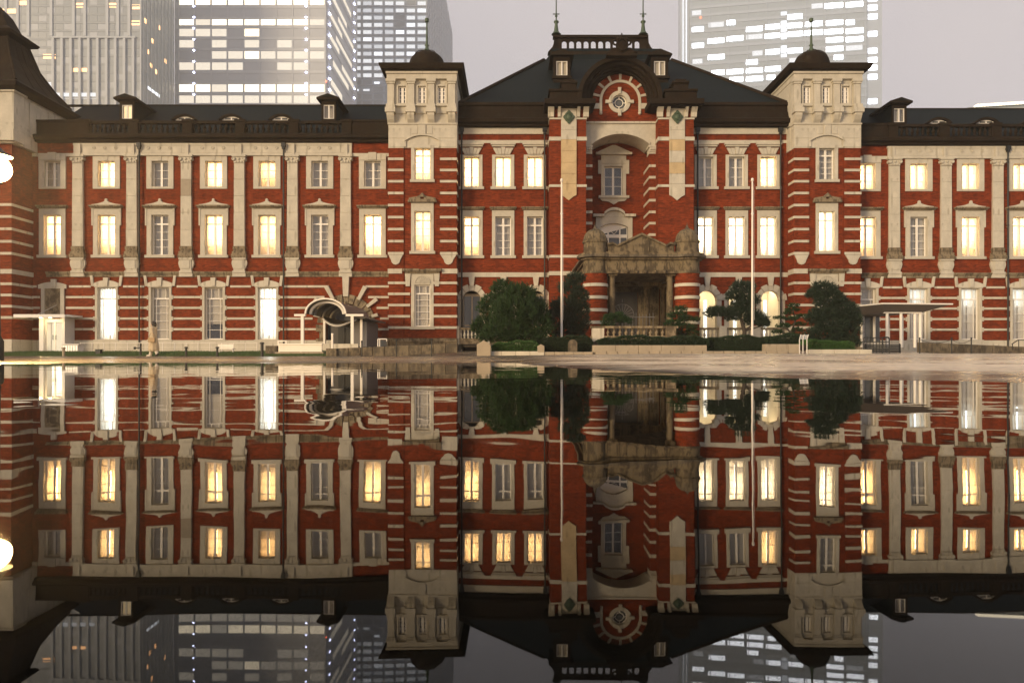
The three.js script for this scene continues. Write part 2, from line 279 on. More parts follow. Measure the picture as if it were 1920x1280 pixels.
// a stone ring round an opening, let into the wall; all in metres relative to the opening
function surround(g, w, h, side, top, bottom, zr = 0.24, proud = 0.07, mat = M.stone) {
  const k = ['sur', w, h, side, top, bottom, zr, proud].map(v => v.toFixed ? v.toFixed(3) : v).join();
  return local('stone_surround', memo(k, () => boxUV(ext(hole(rect(-w / 2 - side, w / 2 + side, -bottom, h + top), -w / 2, w / 2, 0, h), -zr - 0.02, proud, 0.012))), mat, g);
}
function sillAndHead(g, w, h, side, o) {
  const add = (name, geo, mat = M.stone) => local(name, boxUV(geo), mat, g);
  if (o.sill) add('sill', bx(-w / 2 - side - 0.11, w / 2 + side + 0.11, -0.2, -0.005, -0.03, 0.16));
  if (o.head === 'ogee') {                                 // cornice with a low swept pediment and a ball on top
    const b = h + 0.47, e = w / 2 + side + 0.24;
    add('head_cornice', mergeGeometries([bx(-e + 0.07, e - 0.07, b, b + 0.09, -0.02, 0.17), bx(-e, e, b + 0.092, b + 0.2, -0.02, 0.28)].map(boxUV)), M.stain);
    const s = new THREE.Shape(); s.moveTo(-e + 0.16, b + 0.2); s.lineTo(e - 0.16, b + 0.2); s.lineTo(e - 0.16, b + 0.27); s.quadraticCurveTo(w * 0.35, b + 0.32, 0.1, b + 0.5); s.lineTo(0.09, b + 0.6); s.absarc(0, b + 0.6, 0.09, 0, Math.PI, false); s.lineTo(-0.1, b + 0.5); s.quadraticCurveTo(-w * 0.35, b + 0.32, -e + 0.16, b + 0.27);
    add('pediment', ext(s, -0.02, 0.13, 0.012));
    for (const q of [-1, 1]) add('console', bx(q * (w / 2 + side) - 0.02 * q, q * (w / 2 + side + 0.1), h - 0.75, h + 0.46, -0.02, 0.1));
  } else if (o.head === 'cornice') {
    const b = h + 0.47, e = w / 2 + side + 0.16;
    add('head_cornice', mergeGeometries([bx(-e + 0.06, e - 0.06, b, b + 0.1, -0.02, 0.15), bx(-e, e, b + 0.102, b + 0.2, -0.02, 0.25)].map(boxUV)), M.stain);
  } else if (o.head === 'gable') {
    const b = h + 0.6, e = w / 2 + side + 0.2;
    add('head_cornice', bx(-e, e, b, b + 0.16, -0.02, 0.26), M.stain);
    add('pediment', ext(hole(poly([[-e + 0.06, b + 0.162], [e - 0.06, b + 0.162], [e - 0.06, b + 0.3], [0.25, b + 0.42], [0, b + 0.66], [-0.25, b + 0.42], [-e + 0.06, b + 0.3]]), -0.12, 0.12, b + 0.22, b + 0.36), -0.02, 0.22, 0.015), M.stain);
  } else if (o.head === 'voussoir') {                       // flared stones over the opening
    const e = w / 2 + side, n = 5, up = 0.62, low = 0.02;
    for (let i = 0; i < n; i++) {
      const a0 = -1 + 2 * i / n, a1 = -1 + 2 * (i + 1) / n, k = i === 2 ? 0.05 : 0;
      add('voussoir', ext(poly([[a0 * e * 0.62 + 0.008, h + low + 0.14], [a1 * e * 0.62 - 0.008, h + low + 0.14], [a1 * e * 0.94 - 0.008, h + up + k], [a0 * e * 0.94 + 0.008, h + up + k]]), -0.02, i === 2 ? 0.15 : 0.105, 0.01));
    }
    add('head_cornice', mergeGeometries([bx(-e - 0.02, e + 0.02, h + up + 0.08, h + up + 0.2, -0.02, 0.16), bx(-e - 0.1, e + 0.1, h + up + 0.202, h + up + 0.32, -0.02, 0.24)].map(boxUV)));
  } else if (o.head === 'key') {                            // three keyed stones, as over the upper windows of the end bays
    for (const [a, b, c, z] of [[-w / 2 - side, -0.3, 0, 0.1], [-0.28, 0.28, 0.1, 0.14], [0.3, w / 2 + side, 0, 0.1]]) add('voussoir', bx(a, b, h + 0.06, h + 0.5 + c, -0.02, z));
  } else if (o.head === 'plain') add('keystone', ext(poly([[-0.11, h + 0.03], [0.11, h + 0.03], [0.15, h + 0.46], [-0.15, h + 0.46]]), -0.02, 0.1, 0.01));
}
const LIT = (kind, power, share) => ({ lit: [kind, power, share] });
const OFF = {};

// mouldings and bands given in photo pixels on their own plane
const band = (a, b, y0, y1, z = 0, proud = 0.05, mat = M.stone, name = 'stone_band') => part(name, pb(a, b, y0, y1, z + proud, proud + 0.04), mat, G);

function pilaster(cx, YS, z = 0) {
  const p = new THREE.Group(); p.name = 'pilaster'; p.position.set(X(cx, z) - G.position.x, Y(YS(462), z) - G.position.y, z); G.add(p);
  const y = v => Y(YS(v), z), hw = 10.3 * PXM, c = X(cx, z);
  const cuts = [462, 431, 399, 368, 337, 307];
  for (let i = 0; i < 5; i++) { const t = i * 0.006; part('stone_block', ext(rect(c - hw + t, c + hw - t, y(cuts[i]) + 0.004, y(cuts[i + 1]) - 0.004), z - 0.05, z + 0.17, 0.012), i === 3 && rnd() < 0.3 ? M.granite : M.stone, p); }
  part('base', [bx(c - hw - 0.05, c + hw + 0.05, y(468), y(462.2), z - 0.05, z + 0.22), bx(c - hw - 0.02, c + hw + 0.02, y(471.5), y(468.1), z - 0.05, z + 0.19), bx(c - hw - 0.09, c + hw + 0.09, y(477), y(471.6), z - 0.05, z + 0.26), bx(c - hw - 0.14, c + hw + 0.14, y(483.5), y(477.1), z - 0.05, z + 0.3)], M.stain, p);
  part('pedestal', [bx(c - hw, c + hw, y(508), y(484), z - 0.05, z + 0.2), bx(c - hw + 0.1, c + hw - 0.1, y(504), y(488), z - 0.05, z + 0.24), bx(c - hw - 0.1, c + hw + 0.1, y(487), y(483.7), z - 0.04, z + 0.265), bx(c - hw - 0.06, c + hw + 0.06, y(512), y(508.1), z - 0.05, z + 0.25)], M.stone, p);
  for (const s of [-1, 1]) part('scroll', [ext(poly([[s * 0.01, y(505)], [s * 0.1, y(500)], [s * 0.16, y(494)], [s * 0.12, y(488)], [s * 0.01, y(487)]]), z - 0.04, z + 0.15).translate(c + s * hw, 0, 0)], M.stone, p);
  part('capital', [bx(c - hw - 0.1, c + hw + 0.1, y(295), y(291.5), z - 0.05, z + 0.28), bx(c - hw + 0.02, c + hw - 0.02, y(306.5), y(295.2), z - 0.05, z + 0.2), ...[-1, 1].flatMap(s => [new THREE.CylinderGeometry(0.13, 0.13, 0.3, 14).rotateX(Math.PI / 2).translate(c + s * (hw - 0.02), y(299.3), z + 0.13), new THREE.TorusGeometry(0.09, 0.025, 6, 14).translate(c + s * (hw - 0.02), y(299.3), z + 0.285)]), sph(c, y(299), z + 0.2, 0.09), ...[-0.5, 0, 0.5].map(q => sph(c + q * hw, y(304), z + 0.19, 0.07))], M.stone, p);
}
function baluster(c, y0, y1, z, mat, parent, r = 0.12) {
  const h = y1 - y0, g = memo(`bal${h.toFixed(3)},${r}`, () => new THREE.LatheGeometry([[0.75, 0], [0.75, 0.09], [0.5, 0.14], [0.95, 0.3], [1, 0.42], [0.55, 0.62], [0.38, 0.76], [0.72, 0.86], [0.75, 0.88], [0.75, 1]].map(([a, b]) => V2(a * r, b * h)), 10));
  const m = local('baluster', g, mat, parent); const o = new THREE.Vector3(); for (let p = parent; p && p !== scene; p = p.parent) o.add(p.position);
  m.position.set(c - o.x, y0 - o.y, z - o.z);
}
function wing(o) {
  const YS = v => 670 - (670 - v) * o.ys, y = v => Y(YS(v));
  const wall = rect(X(o.x0), X(o.x1), y(664), y(262));
  const W3 = 31 * PXM, W2 = 32 * PXM, W1 = 34 * PXM;
  const mark = (cx, w, a, b) => hole(wall, X(cx) - w / 2 - 0.05, X(cx) + w / 2 + 0.05, y(b) - 0.05, y(a) + 0.05);
  o.win.forEach((cx, i) => {
    const s = o.state[i];
    if (s[0]) { mark(cx, W3, 302, 350); const g = windowAt(X(cx), y(350), 0, W3, y(302) - y(350), { kind: 'top', ...s[0] }); surround(g, W3, y(302) - y(350), 0.38, i === o.endBay || i === o.endBay2 ? 0.05 : 0.46, 0.16); sillAndHead(g, W3, y(302) - y(350), 0.38, { head: i === o.endBay || i === o.endBay2 ? 'key' : 'plain' }); }
    if (s[1]) { mark(cx, W2, 403, 478); const h = y(403) - y(478), g = windowAt(X(cx), y(478), 0, W2, h, { kind: 'main', ...s[1] }); surround(g, W2, h, 0.34, 0.44, 0.08); sillAndHead(g, W2, h, 0.34, { sill: 1, head: i === o.endBay || i === o.endBay2 ? 'cornice' : 'ogee' }); }
    if (s[2]) {
      mark(cx, W1, 539, 636); const h = y(539) - y(636), g = windowAt(X(cx), y(636), 0, W1, h, { kind: 'hall', ...s[2] });
      surround(g, W1, h, 0.17, 0.03, 0.08, 0.24, 0.055);
      const e = W1 / 2 + 0.2, arc = segArc(-e - 0.04, e + 0.04, h + 0.3, 0.22);
      local('arched_lintel', boxUV(ext(poly([[e + 0.02, h + 0.032], [e + 0.04, h + 0.3], ...arc.reverse(), [-e - 0.02, h + 0.032]].reverse()), -0.02, 0.1, 0.012)), M.stone, g);
      local('keystone', boxUV(ext(poly([[-0.13, h + 0.08], [0.13, h + 0.08], [0.19, h + 0.7], [-0.19, h + 0.7]]), -0.02, 0.17, 0.015)), M.stone, g);
      for (const q of [-1, 1]) {
        local('voussoir', boxUV(ext(poly(q > 0 ? [[e + 0.03, h + 0.1], [e + 0.22, h + 0.1], [e + 0.32, h + 0.86], [e + 0.12, h + 0.86]] : [[-e - 0.22, h + 0.1], [-e - 0.03, h + 0.1], [-e - 0.12, h + 0.86], [-e - 0.32, h + 0.86]]), -0.02, 0.09, 0.012)), M.stone, g);
        for (let k = 0; k < 5; k++) { const yy = y(YS === 0 ? 0 : 557.2 + 20 * k) - y(636); if (k < 4) local('quoin_block', memo('quo', () => boxUV(new THREE.BoxGeometry(0.12, 0.3, 0.12))), M.stone, g).position.set(q * (W1 / 2 + 0.225), yy, 0.01); }
      }
      local('sill', boxUV(bx(-e - 0.05, e + 0.05, -0.16, -0.022, -0.02, 0.14)), M.stone, g);
    }
  });
  if (o.portal) holeP(wall, archPts(X(o.portal) - 1.42, X(o.portal) + 1.42, y(663), y(606)));
  part('brick_wall', ext(wall, -0.35, 0), M.brick, G);
  part('inner_wall', bx(X(o.x0), X(o.x1), y(664), y(262), -1.6, -1.5), M.darkRoom, G);
  // ground-floor bands between the openings
  for (let k = 0; k < 5; k++) {
    const yc = 536.8 + 20.05 * k; let cur = o.x0;
    const stops = o.win.map((cx, i) => o.state[i][2] || o.state[i][3] ? [cx - 22.5 - (k ? 2 : 8), cx + 22.5 + (k ? 2 : 8)] : null).filter(Boolean);
    if (o.portal) { const dy = 606 - yc, r = 64, q = dy > 0 && dy < r ? Math.sqrt(r * r - dy * dy) : dy <= 0 ? 50 : 0; stops.push([o.portal - Math.max(q, 50 - dy * 0.2), o.portal + Math.max(q, 50 - dy * 0.2)]); }
    stops.sort((a, b) => a[0] - b[0]);
    for (const [a, b] of [...stops, [o.x1, o.x1]]) { if (a - cur > 3) band(cur, a, YS(yc - 2), YS(yc + 2)); cur = Math.max(cur, b); }
  }
  part('plinth', [pb(o.x0, o.x1, YS(640), YS(664), 0.16, 0.3), pb(o.x0, o.x1, YS(637.5), YS(639.9), 0.12, 0.2)], M.stone, G);
  // string course over the ground floor
  const ends = [o.pil[0] - 60, ...o.pil, o.pil[o.pil.length - 1] + 80];
  for (let i = 0; i < ends.length - 1; i++) {
    const a = Math.max(o.x0, ends[i] + (i ? 12 : 0)), b = Math.min(o.x1, ends[i + 1] - (i < ends.length - 2 ? 12 : 0));
    if (b > a) { part('string_course', prof([[-0.04, y(519)], [0.07, y(519)], [0.07, y(516)], [0.16, y(513)], [0.2, y(511)], [0.2, y(509.5)], [-0.04, y(508.5)]].reverse(), X(a), X(b)), M.stain, G); }
  }
  o.pil.forEach(cx => { pilaster(cx, YS); part('string_block', bx(X(cx) - 0.47, X(cx) + 0.47, y(519), y(512.2), -0.04, 0.2), M.stone, G); });
  // frieze with roundels, one panel to a bay
  for (let i = 0; i < o.pil.length - 1; i++) {
    const a = o.pil[i], b = o.pil[i + 1];
    part('frieze_panel', [pb(a - 10, b - 10.3, YS(272), YS(286), 0.12, 0.16), ...[0.3, 0.5, 0.7].map(t => new THREE.TorusGeometry(0.1, 0.028, 6, 16).translate(X(mixf(a, b, t)), y(278), 0.13)), ...[0.3, 0.5, 0.7].map(t => sph(X(mixf(a, b, t)), y(278), 0.12, 0.07, 1, 1, 0.4))], M.stone, G);
  }
  part('frieze_panel', pb(o.pil[o.pil.length - 1] - 10, o.pil[o.pil.length - 1] + 10.8, YS(272), YS(286), 0.12, 0.16), M.stone, G);
  o.pil.forEach(cx => part('frieze_block', pb(cx - 2.6, cx + 2.6, YS(269), YS(290), 0.22, 0.2), M.stone, G));
  part('architrave', [pb(o.pil[0] - 11, o.pil[o.pil.length - 1] + 11, YS(286.2), YS(291.2), 0.18, 0.22), pb(o.pil[0] - 11, o.pil[o.pil.length - 1] + 11, YS(268), YS(271.8), 0.16, 0.2)], M.stone, G);
  for (const [a, b] of [[o.x0, o.pil[0] - 11], [o.pil[o.pil.length - 1] + 11, o.x1]]) if (b - a > 4) band(a, b, YS(287), YS(293), 0, 0.07);
  // dark gutter cornice and parapet
  part('cornice', prof([[-0.3, y(268)], [0.3, y(268)], [0.34, y(264)], [0.58, y(262)], [0.62, y(257.5)], [0.5, y(255)], [0.2, y(253)], [-0.3, y(252)]].reverse(), X(o.x0), X(o.x1)), M.copper, G);
  const bal = new THREE.Group(); bal.name = 'balustrade'; bal.position.set(X((o.x0 + o.x1) / 2) - G.position.x, y(252) - G.position.y, 0.1); G.add(bal);
  const zb = 0.1;
  for (const [a, b] of o.solid) part('parapet', [pb(a, b, YS(228), YS(252.3), zb + 0.1, 0.3), pb(a, b, YS(224), YS(227.9), zb + 0.17, 0.44)], M.copper, bal);
  o.posts.forEach(cx => part('post', [pb(cx - 9, cx + 9, YS(228), YS(252.3), zb + 0.2, 0.4), pb(cx - 10.5, cx + 10.5, YS(223), YS(227.9), zb + 0.26, 0.52)], M.copper, bal));
  for (let i = 0; i < o.posts.length - 1; i++) {
    const a = o.posts[i] + 9, b = o.posts[i + 1] - 9;
    part('rail', [pb(a, b, YS(226), YS(231), zb + 0.16, 0.32)], M.copper, bal); part('rail', [pb(a, b, YS(249), YS(252.3), zb + 0.14, 0.28)], M.copper, bal);
    const n = 8; for (let k = 0; k < n; k++) baluster(X(mixf(a, b, (k + 0.5) / n)), y(249), y(231), zb, M.copper, bal, 0.125);
  }
  // slate roof
  const za = -0.9, zr = -6.5, ya = y(246), yr = Y(YS(197), zr);
  part('roof', ext(poly([[za, ya], [za - 0.5, ya + 0.5], [zr, yr], [zr - 5.6, ya], [za, ya]]), 0, X(o.x1) - X(o.x0)).rotateY(-Math.PI / 2).translate(X(o.x1), 0, 0), M.slate, G);
  part('ridge', pb(o.x0 * 1, o.x1, YS(195.8), YS(198.2), zr + 0.15, 0.3), M.copper, G);
  const roofY = z => mixf(ya + 0.5, yr, (za - 0.5 - z) / (za - 0.5 - zr));
  (o.dormers || []).forEach(([cx, lit]) => {
    const z = -2.2, d = new THREE.Group(); d.name = 'dormer'; const c = X(cx, z), s = K(z); d.position.set(c - G.position.x, roofY(z) - G.position.y, z); G.add(d);
    const top = Y(YS(189), z), bot = roofY(z) - 0.3, hw = 13.5 * s, ww = 10 * s, wy0 = Y(YS(222.5), z), wy1 = Y(YS(196), z);
    part('dormer_front', ext(hole(rect(c - hw, c + hw, bot, top), c - ww, c + ww, wy0, wy1), z - 0.2, z), M.copper, d);
    for (const q of [-1, 1]) part('dormer_cheek', ext(poly([[z - 0.2, bot], [z - 0.2, top], [z - 4.4, top]]), 0, 0.08).rotateY(-Math.PI / 2).translate(c + q * (hw - 0.045) + 0.04, 0, 0), M.slate, d);
    const yh = Y(YS(185), z), ap = Y(YS(177.5), z);
    part('dormer_roof', [ext(poly([[c - hw - 0.3, yh - 0.12], [c + hw + 0.3, yh - 0.12], [c + hw + 0.3, yh + 0.02], [c, ap], [c - hw - 0.3, yh + 0.02]]), z - 3.5, z + 0.3), bx(c - hw - 0.15, c + hw + 0.15, top - 0.03, yh - 0.125, z - 3.3, z + 0.14)], M.copper, d);
    part('pediment_panel', ext(poly([[c - 0.42, yh + 0.03], [c + 0.42, yh + 0.03], [c, ap - 0.1]]), z + 0.302, z + 0.34), M.slate, d);
    part('window_frame', ext(hole(hole(rect(c - ww, c + ww, wy0, wy1), c - ww + 0.06, c - 0.05, wy0 + 0.06, wy1 - 0.06), c + 0.05, c + ww - 0.06, wy0 + 0.06, wy1 - 0.06), z - 0.16, z - 0.06), M.white, d);
    for (const q of [-1, 1]) part('pane', bx(c + q * 0.05, c + q * (ww - 0.06), wy0 + 0.06, wy1 - 0.06, z - 0.13, z - 0.12), M.glass, d);
    part('shutter', bx(c - ww, c + ww, wy0, wy1, z - 0.42, z - 0.38), lit ? glow(1.0, 0.72, 0.36) : M.blind, d).name = lit ? 'window_lamp' : 'shutter';
  });
  (o.eyebrows || []).forEach(cx => {
    const z = -1.6, c = X(cx, z), d = new THREE.Group(); d.name = 'eyebrow_dormer'; const y0 = Y(YS(224), z); d.position.set(c - G.position.x, y0 - G.position.y, z); G.add(d);
    const a = segArc(c - 0.95, c + 0.95, y0 + 0.02, 0.42), b = segArc(c - 0.7, c + 0.7, y0 + 0.02, 0.26);
    part('hood', ext(poly([...a.slice().reverse(), ...b]), z - 1.6, z), M.copper, d);
    part('light_frame', ext(poly([...b.slice().reverse().map(p => [c + (p[0] - c) * 0.99, p[1] - 0.01]), [c - 0.5, y0], [c + 0.5, y0]]), z - 0.3, z - 0.15), M.white, d);
    for (const q of [-0.25, 0.25]) part('pane', bx(c + q - 0.2, c + q + 0.2, y0 + 0.03, y0 + 0.17, z - 0.149, z - 0.14), M.darkRoom, d);
  });
  (o.pipes || []).forEach(cx => { const p = part('downpipe', [cyl(X(cx), y(655), y(268), 0.2, 0.055), ...[300, 360, 420, 480, 540, 600].map(v => cyl(X(cx), y(v) - 0.05, y(v) + 0.05, 0.2, 0.075)), bx(X(cx) - 0.14, X(cx) + 0.14, y(277), y(269.5), 0.08, 0.34), bx(X(cx) - 0.1, X(cx) + 0.1, y(281), y(277.1), 0.1, 0.3)], M.iron, G); });
}
const w3 = p => LIT('warm', p, 0.8), w2 = p => LIT('warm', p, 0.66);
wing({ x0: 56, x1: 733, ys: 1, pil: [147, 248, 350, 449.5, 549, 648.5], win: [98, 199.5, 300, 400.5, 500.5, 599.5, 698.5], endBay: 0, endBay2: 6,
  state: [[OFF, w2(13), null, 1], [w3(11), w2(11), { lit: ['white', 20, 0.9], blind: 0 }], [OFF, OFF, { blind: 0.98 }], [w3(10), w2(11), { blind: 0.7 }], [LIT('amber', 10, 0.5), w2(6), { lit: ['white', 18, 0.9] }], [OFF, OFF, null], [OFF, w2(17), null]],
  portal: 649, solid: [[58, 157], [658, 733]], posts: [157, 249, 350, 449, 550, 649], dormers: [[237, 1], [616, 0]], eyebrows: [344, 432, 526], pipes: [263, 533] });
wing({ x0: 1600, x1: 2250, ys: 0.986, pil: [1676, 1773, 1870, 1967, 2064], win: [1626, 1723, 1820, 1916, 2014, 2112], endBay: 0,
  state: [[w3(11), w2(10), { lit: ['cream', 9, 0.9], blind: 0.98 }], [w3(11), OFF, { lit: ['white', 8, 0.25] }], [w3(12), w2(11), { lit: ['white', 9, 0.3] }], [w3(12), w2(12), { lit: ['white', 8, 0.3] }], [OFF, w2(11), OFF], [w3(11), OFF, OFF]],
  solid: [[1600, 1668]], posts: [1676, 1773, 1870, 1967, 2064], dormers: [[1687, 0]], eyebrows: [1763, 1852, 1945], pipes: [1887] });

// the square stair towers
function tower(xa, xb, lit3, lit2) {
  const zf = 1.15, sc = (xb - xa) / (856 - 729), x = v => X(xa + (v - 729) * sc, zf), y = v => Y(v, zf), px = v => xa + (v - 729) * sc, zb = -3.9;
  const wall = rect(x(757) - 0.01, x(825) + 0.01, y(664), y(262)), w = 29.5 * PXM * 0.977 * sc, c = x(792);
  for (const [a, b] of [[278, 336.6], [396, 470.7], [534, 612]]) hole(wall, c - w / 2 - 0.05, c + w / 2 + 0.05, y(b) - 0.05, y(a) + 0.05);
  part('brick_wall', ext(wall, zf - 0.4, zf), M.brick, G);
  for (const [a, b] of [[729, 757], [825, 856]]) part('brick_corner', bx(x(a), x(b), y(664), y(278), zf - 1.2, zf + 0.07), M.brick, G);
  for (const q of [729, 856]) part('brick_side', bx(x(q) + (q < 800 ? 0.03 : -0.4), x(q) + (q < 800 ? 0.4 : -0.03), y(664), y(278), zb, zf - 1.19), M.brick, G);
  part('stair_core', bx(c - 1.6, c + 1.6, y(660), y(140), zb, zf - 1.35), M.darkRoom, G);
  const bands = [298.6, 319.5, 340.5, 362.5, 385, 407.5, 430, 452.5, 475, 530.5, 551, 572, 593, 614];
  for (const b of bands) { const big = b === 475;
    for (const [p, q] of [[729, 757], [825, 856]]) { const out = p < 800 ? [x(p) - 0.05, x(q)] : [x(p), x(q) + 0.05]; const wide = b > 520 ? (p < 800 ? [out[0], x(769)] : [x(813), out[1]]) : out;
      part('stone_band', bx(wide[0], wide[1], y(b + 2.3), y(b - 2.3), b > 520 ? zf - 0.9 : zf - 0.9, zf + 0.12), M.stone, G);
      if (big) part('shield', ext(poly([[out[0] + 0.04, y(478)], ...[0, 1, 2, 3, 4, 5, 6].map(i => { const a = Math.PI * i / 6; return [mixf(out[0], out[1], 0.5) - Math.cos(a) * 0.32, y(488) - Math.sin(a) * 0.32]; }), [out[1] - 0.04, y(478)]].reverse()), zf - 0.05, zf + 0.17, 0.015), M.stone, G); } }
  for (const [p, q] of [[729, 754], [829, 856]]) part('stone_band', bx(p < 800 ? x(p) - 0.06 : x(p), p < 800 ? x(q) : x(q) + 0.06, y(513), y(504), zf - 0.9, zf + 0.14), M.stone, G);
  part('plinth', [bx(x(728), x(857), y(664), y(641), zf - 1, zf + 0.24), bx(x(727), x(858), y(640.9), y(634), zf - 1, zf + 0.32)], M.stain, G);
  { const h = y(278) - y(336.6), g = windowAt(c, y(336.6), zf, w, h, { kind: 'main', ...lit3 }); surround(g, w, h, 0.24, 0.22, 0.08); sillAndHead(g, w, h, 0.2, { sill: 1 }); }
  { const h = y(396) - y(470.7), g = windowAt(c, y(470.7), zf, w, h, { kind: 'main', ...lit2 }); surround(g, w, h, 0.24, 0.58, 0.08); sillAndHead(g, w, h, 0.24, { sill: 1, head: 'gable' }); }
  { const h = y(534) - y(612), g = windowAt(c, y(612), zf, w, h, { kind: 'hall', blind: 0.985, recess: 0.14 }); surround(g, w, h, 0.24, 0.78, 0.08, 0.14); sillAndHead(g, w, h, 0.2, { sill: 1 });
    const fan = []; for (let i = 0; i < 9; i++) { const a = Math.PI * (i + 0.5) / 9; fan.push(ext(sector(0, h + 0.12, 0.16, 0.46, a - 0.13, a + 0.13, 3), 0.06, 0.12)); }
    local('sunburst', mergeGeometries([...fan, ext(sector(0, h + 0.12, 0.48, 0.56, 0, Math.PI, 14), 0.06, 0.13), ext(sector(0, h + 0.12, 0.01, 0.13, 0, Math.PI, 10), 0.06, 0.13)].map(boxUV)), M.stone, g);
    for (const q of [-1, 1]) local('console', boxUV(ext(poly([[-0.14, h - 0.1], [0.14, h - 0.1], [0.2, h + 0.78], [-0.2, h + 0.78]]), -0.02, 0.14).translate(q * (w / 2 + 0.46), 0, 0)), M.stone, g);
    local('head_cornice', mergeGeometries([bx(-1.2, 1.2, h + 0.8, h + 0.93, -0.02, 0.2), bx(-1.36, -0.2, h + 0.932, h + 1.1, -0.02, 0.36), bx(0.2, 1.36, h + 0.932, h + 1.1, -0.02, 0.36), bx(-0.198, 0.198, h + 0.932, h + 1.06, -0.02, 0.3)].map(boxUV)), M.stain, g); }
  // stone upper stage: arch, string, corbels, belfry
  const arch = rect(x(728.5), x(857), y(278), y(234)); const ac = segArc(x(758), x(826), y(266), y(254.5) - y(266), 14);
  holeP(arch, [[x(758), y(277.9)], ...ac, [x(826), y(277.9)]]);
  part('stone_wall', ext(arch, zf - 0.6, zf + 0.09), M.stone, G);
  part('arch_panel', ext(hole(poly([[x(757), y(277)], ...ac.map(p => [p[0], p[1] + 0.02]), [x(827), y(277)]].reverse()), c - w / 2 - 0.05, c + w / 2 + 0.05, y(278.5), y(277.2)), zf - 0.5, zf + 0.02), M.stone, G);
  part('arch_mould', ext(poly([...ac.map(p => [p[0], p[1] + 0.09]).reverse(), ...ac]), zf, zf + 0.16), M.stone, G);
  for (const [a, b, t, u] of [[729, 762, 262, 276], [822, 856, 262, 276], [729, 771, 241, 260], [813, 856, 241, 260], [772, 784, 236, 252], [785, 799, 234.5, 253], [800, 812, 236, 252]]) part('stone_block', ext(rect(x(a) + 0.02, x(b) - 0.02, y(u) + 0.01, y(t) - 0.01), zf, zf + (a === 785 ? 0.17 : 0.115), 0.012), M.stone, G);
  for (const q of [-1, 1]) part('stone_side', bx(c + q * (x(857) - c), c + q * (x(857) - c - 0.4), y(278), y(139), zb, zf - 0.55), M.stone, G);
  part('string_course', [bx(x(727), x(858), y(234), y(231.5), zb, zf + 0.16)], M.stone, G);
  const bel = rect(x(727), x(857.5), y(231.4), y(138)), slits = [[747, 761], [784, 798], [821, 835]];
  for (const [a, b] of slits) hole(bel, x(a), x(b), y(194), y(162));
  part('belfry_wall', ext(bel, zf - 0.45, zf + 0.04), M.stone, G);
  for (const [a, b] of slits) { const g = windowAt(x((a + b) / 2), y(194), zf + 0.04, x(b) - x(a), y(162) - y(194), { kind: 'slit', recess: 0.16, curtain: 0 }); local('stone_surround', boxUV(ext(hole(rect(-0.38, 0.38, -0.12, y(162) - y(194) + 0.12), -0.28, 0.28, -0.001, y(162) - y(194) + 0.002), -0.01, 0.06)), M.stone, g); local('sill', boxUV(bx(-0.44, 0.44, -0.22, -0.122, -0.02, 0.14)), M.stone, g); }
  for (const [a, b] of [[727, 740], [765, 777.5], [802.5, 815], [841, 854]]) {
    const k = new THREE.Group(); k.name = 'belfry_pilaster'; k.position.set(x((a + b) / 2) - G.position.x, y(198) - G.position.y, zf); G.add(k);
    part('shaft', ext(rect(x(a), x(b), y(198), y(159.2)), zf + 0.03, zf + 0.24, 0.012), M.stone, k);
    part('capital', [bx(x(a) - 0.05, x(b) + 0.05, y(159), y(155.5), zf, zf + 0.29), bx(x(a) - 0.1, x(b) + 0.1, y(155.4), y(150.2), zf, zf + 0.34)], M.stone, k);
    part('corbel', [ext(poly([[zf, y(231)], [zf + 0.12, y(231)], [zf + 0.3, y(226)], [zf + 0.46, y(219)], [zf + 0.48, y(214.5)], [zf, y(214.5)]].reverse()), 0, x(b) - x(a) + 0.02).rotateY(-Math.PI / 2).translate(x(b) + 0.01, 0, 0), bx(x(a) - 0.11, x(b) + 0.11, y(214.3), y(205.5), zf, zf + 0.56), bx(x(a) - 0.06, x(b) + 0.06, y(205.3), y(198.2), zf, zf + 0.44)], M.stone, k);
  }
  part('stone_band', [bx(x(742), x(763), y(213), y(210), zf, zf + 0.1), bx(x(779), x(801), y(213), y(210), zf, zf + 0.1), bx(x(817), x(839), y(213), y(210), zf, zf + 0.1)], M.stone, G);
  part('entablature', [bx(x(726), x(857), y(150), y(141), zb, zf + 0.27), bx(x(724.5), x(858.5), y(140.9), y(137), zb, zf + 0.36)], M.stone, G);
  // overhanging flat roof, dome and rod
  const e0 = x(713), e1 = x(871), cz = (zf + zb) / 2, hz = zf + 0.75 - cz;
  const eave = new THREE.BufferGeometry(), ring = (q, yy) => [[c - (e1 - e0) / 2 * q, yy, cz + hz * q], [c + (e1 - e0) / 2 * q, yy, cz + hz * q], [c + (e1 - e0) / 2 * q, yy, cz - hz * q], [c - (e1 - e0) / 2 * q, yy, cz - hz * q]];
  const rs = [ring(0.8, y(137)), ring(0.96, y(134.5)), ring(0.985, y(130)), ring(1, y(127)), ring(1, y(125.3)), ring(0.1, y(121))], tri = [];
  for (let i = 0; i < rs.length - 1; i++) for (let k = 0; k < 4; k++) { const a = rs[i][k], b = rs[i][(k + 1) % 4], d = rs[i + 1][k], f = rs[i + 1][(k + 1) % 4]; tri.push(...a, ...b, ...f, ...a, ...f, ...d); }
  eave.setAttribute('position', new THREE.Float32BufferAttribute(tri, 3)); eave.computeVertexNormals();
  part('tower_roof', eave, M.copper, G);
  const R = 32.5 * K(cz) * sc, yb = Y(127, cz), hd = Y(98, cz) - yb;
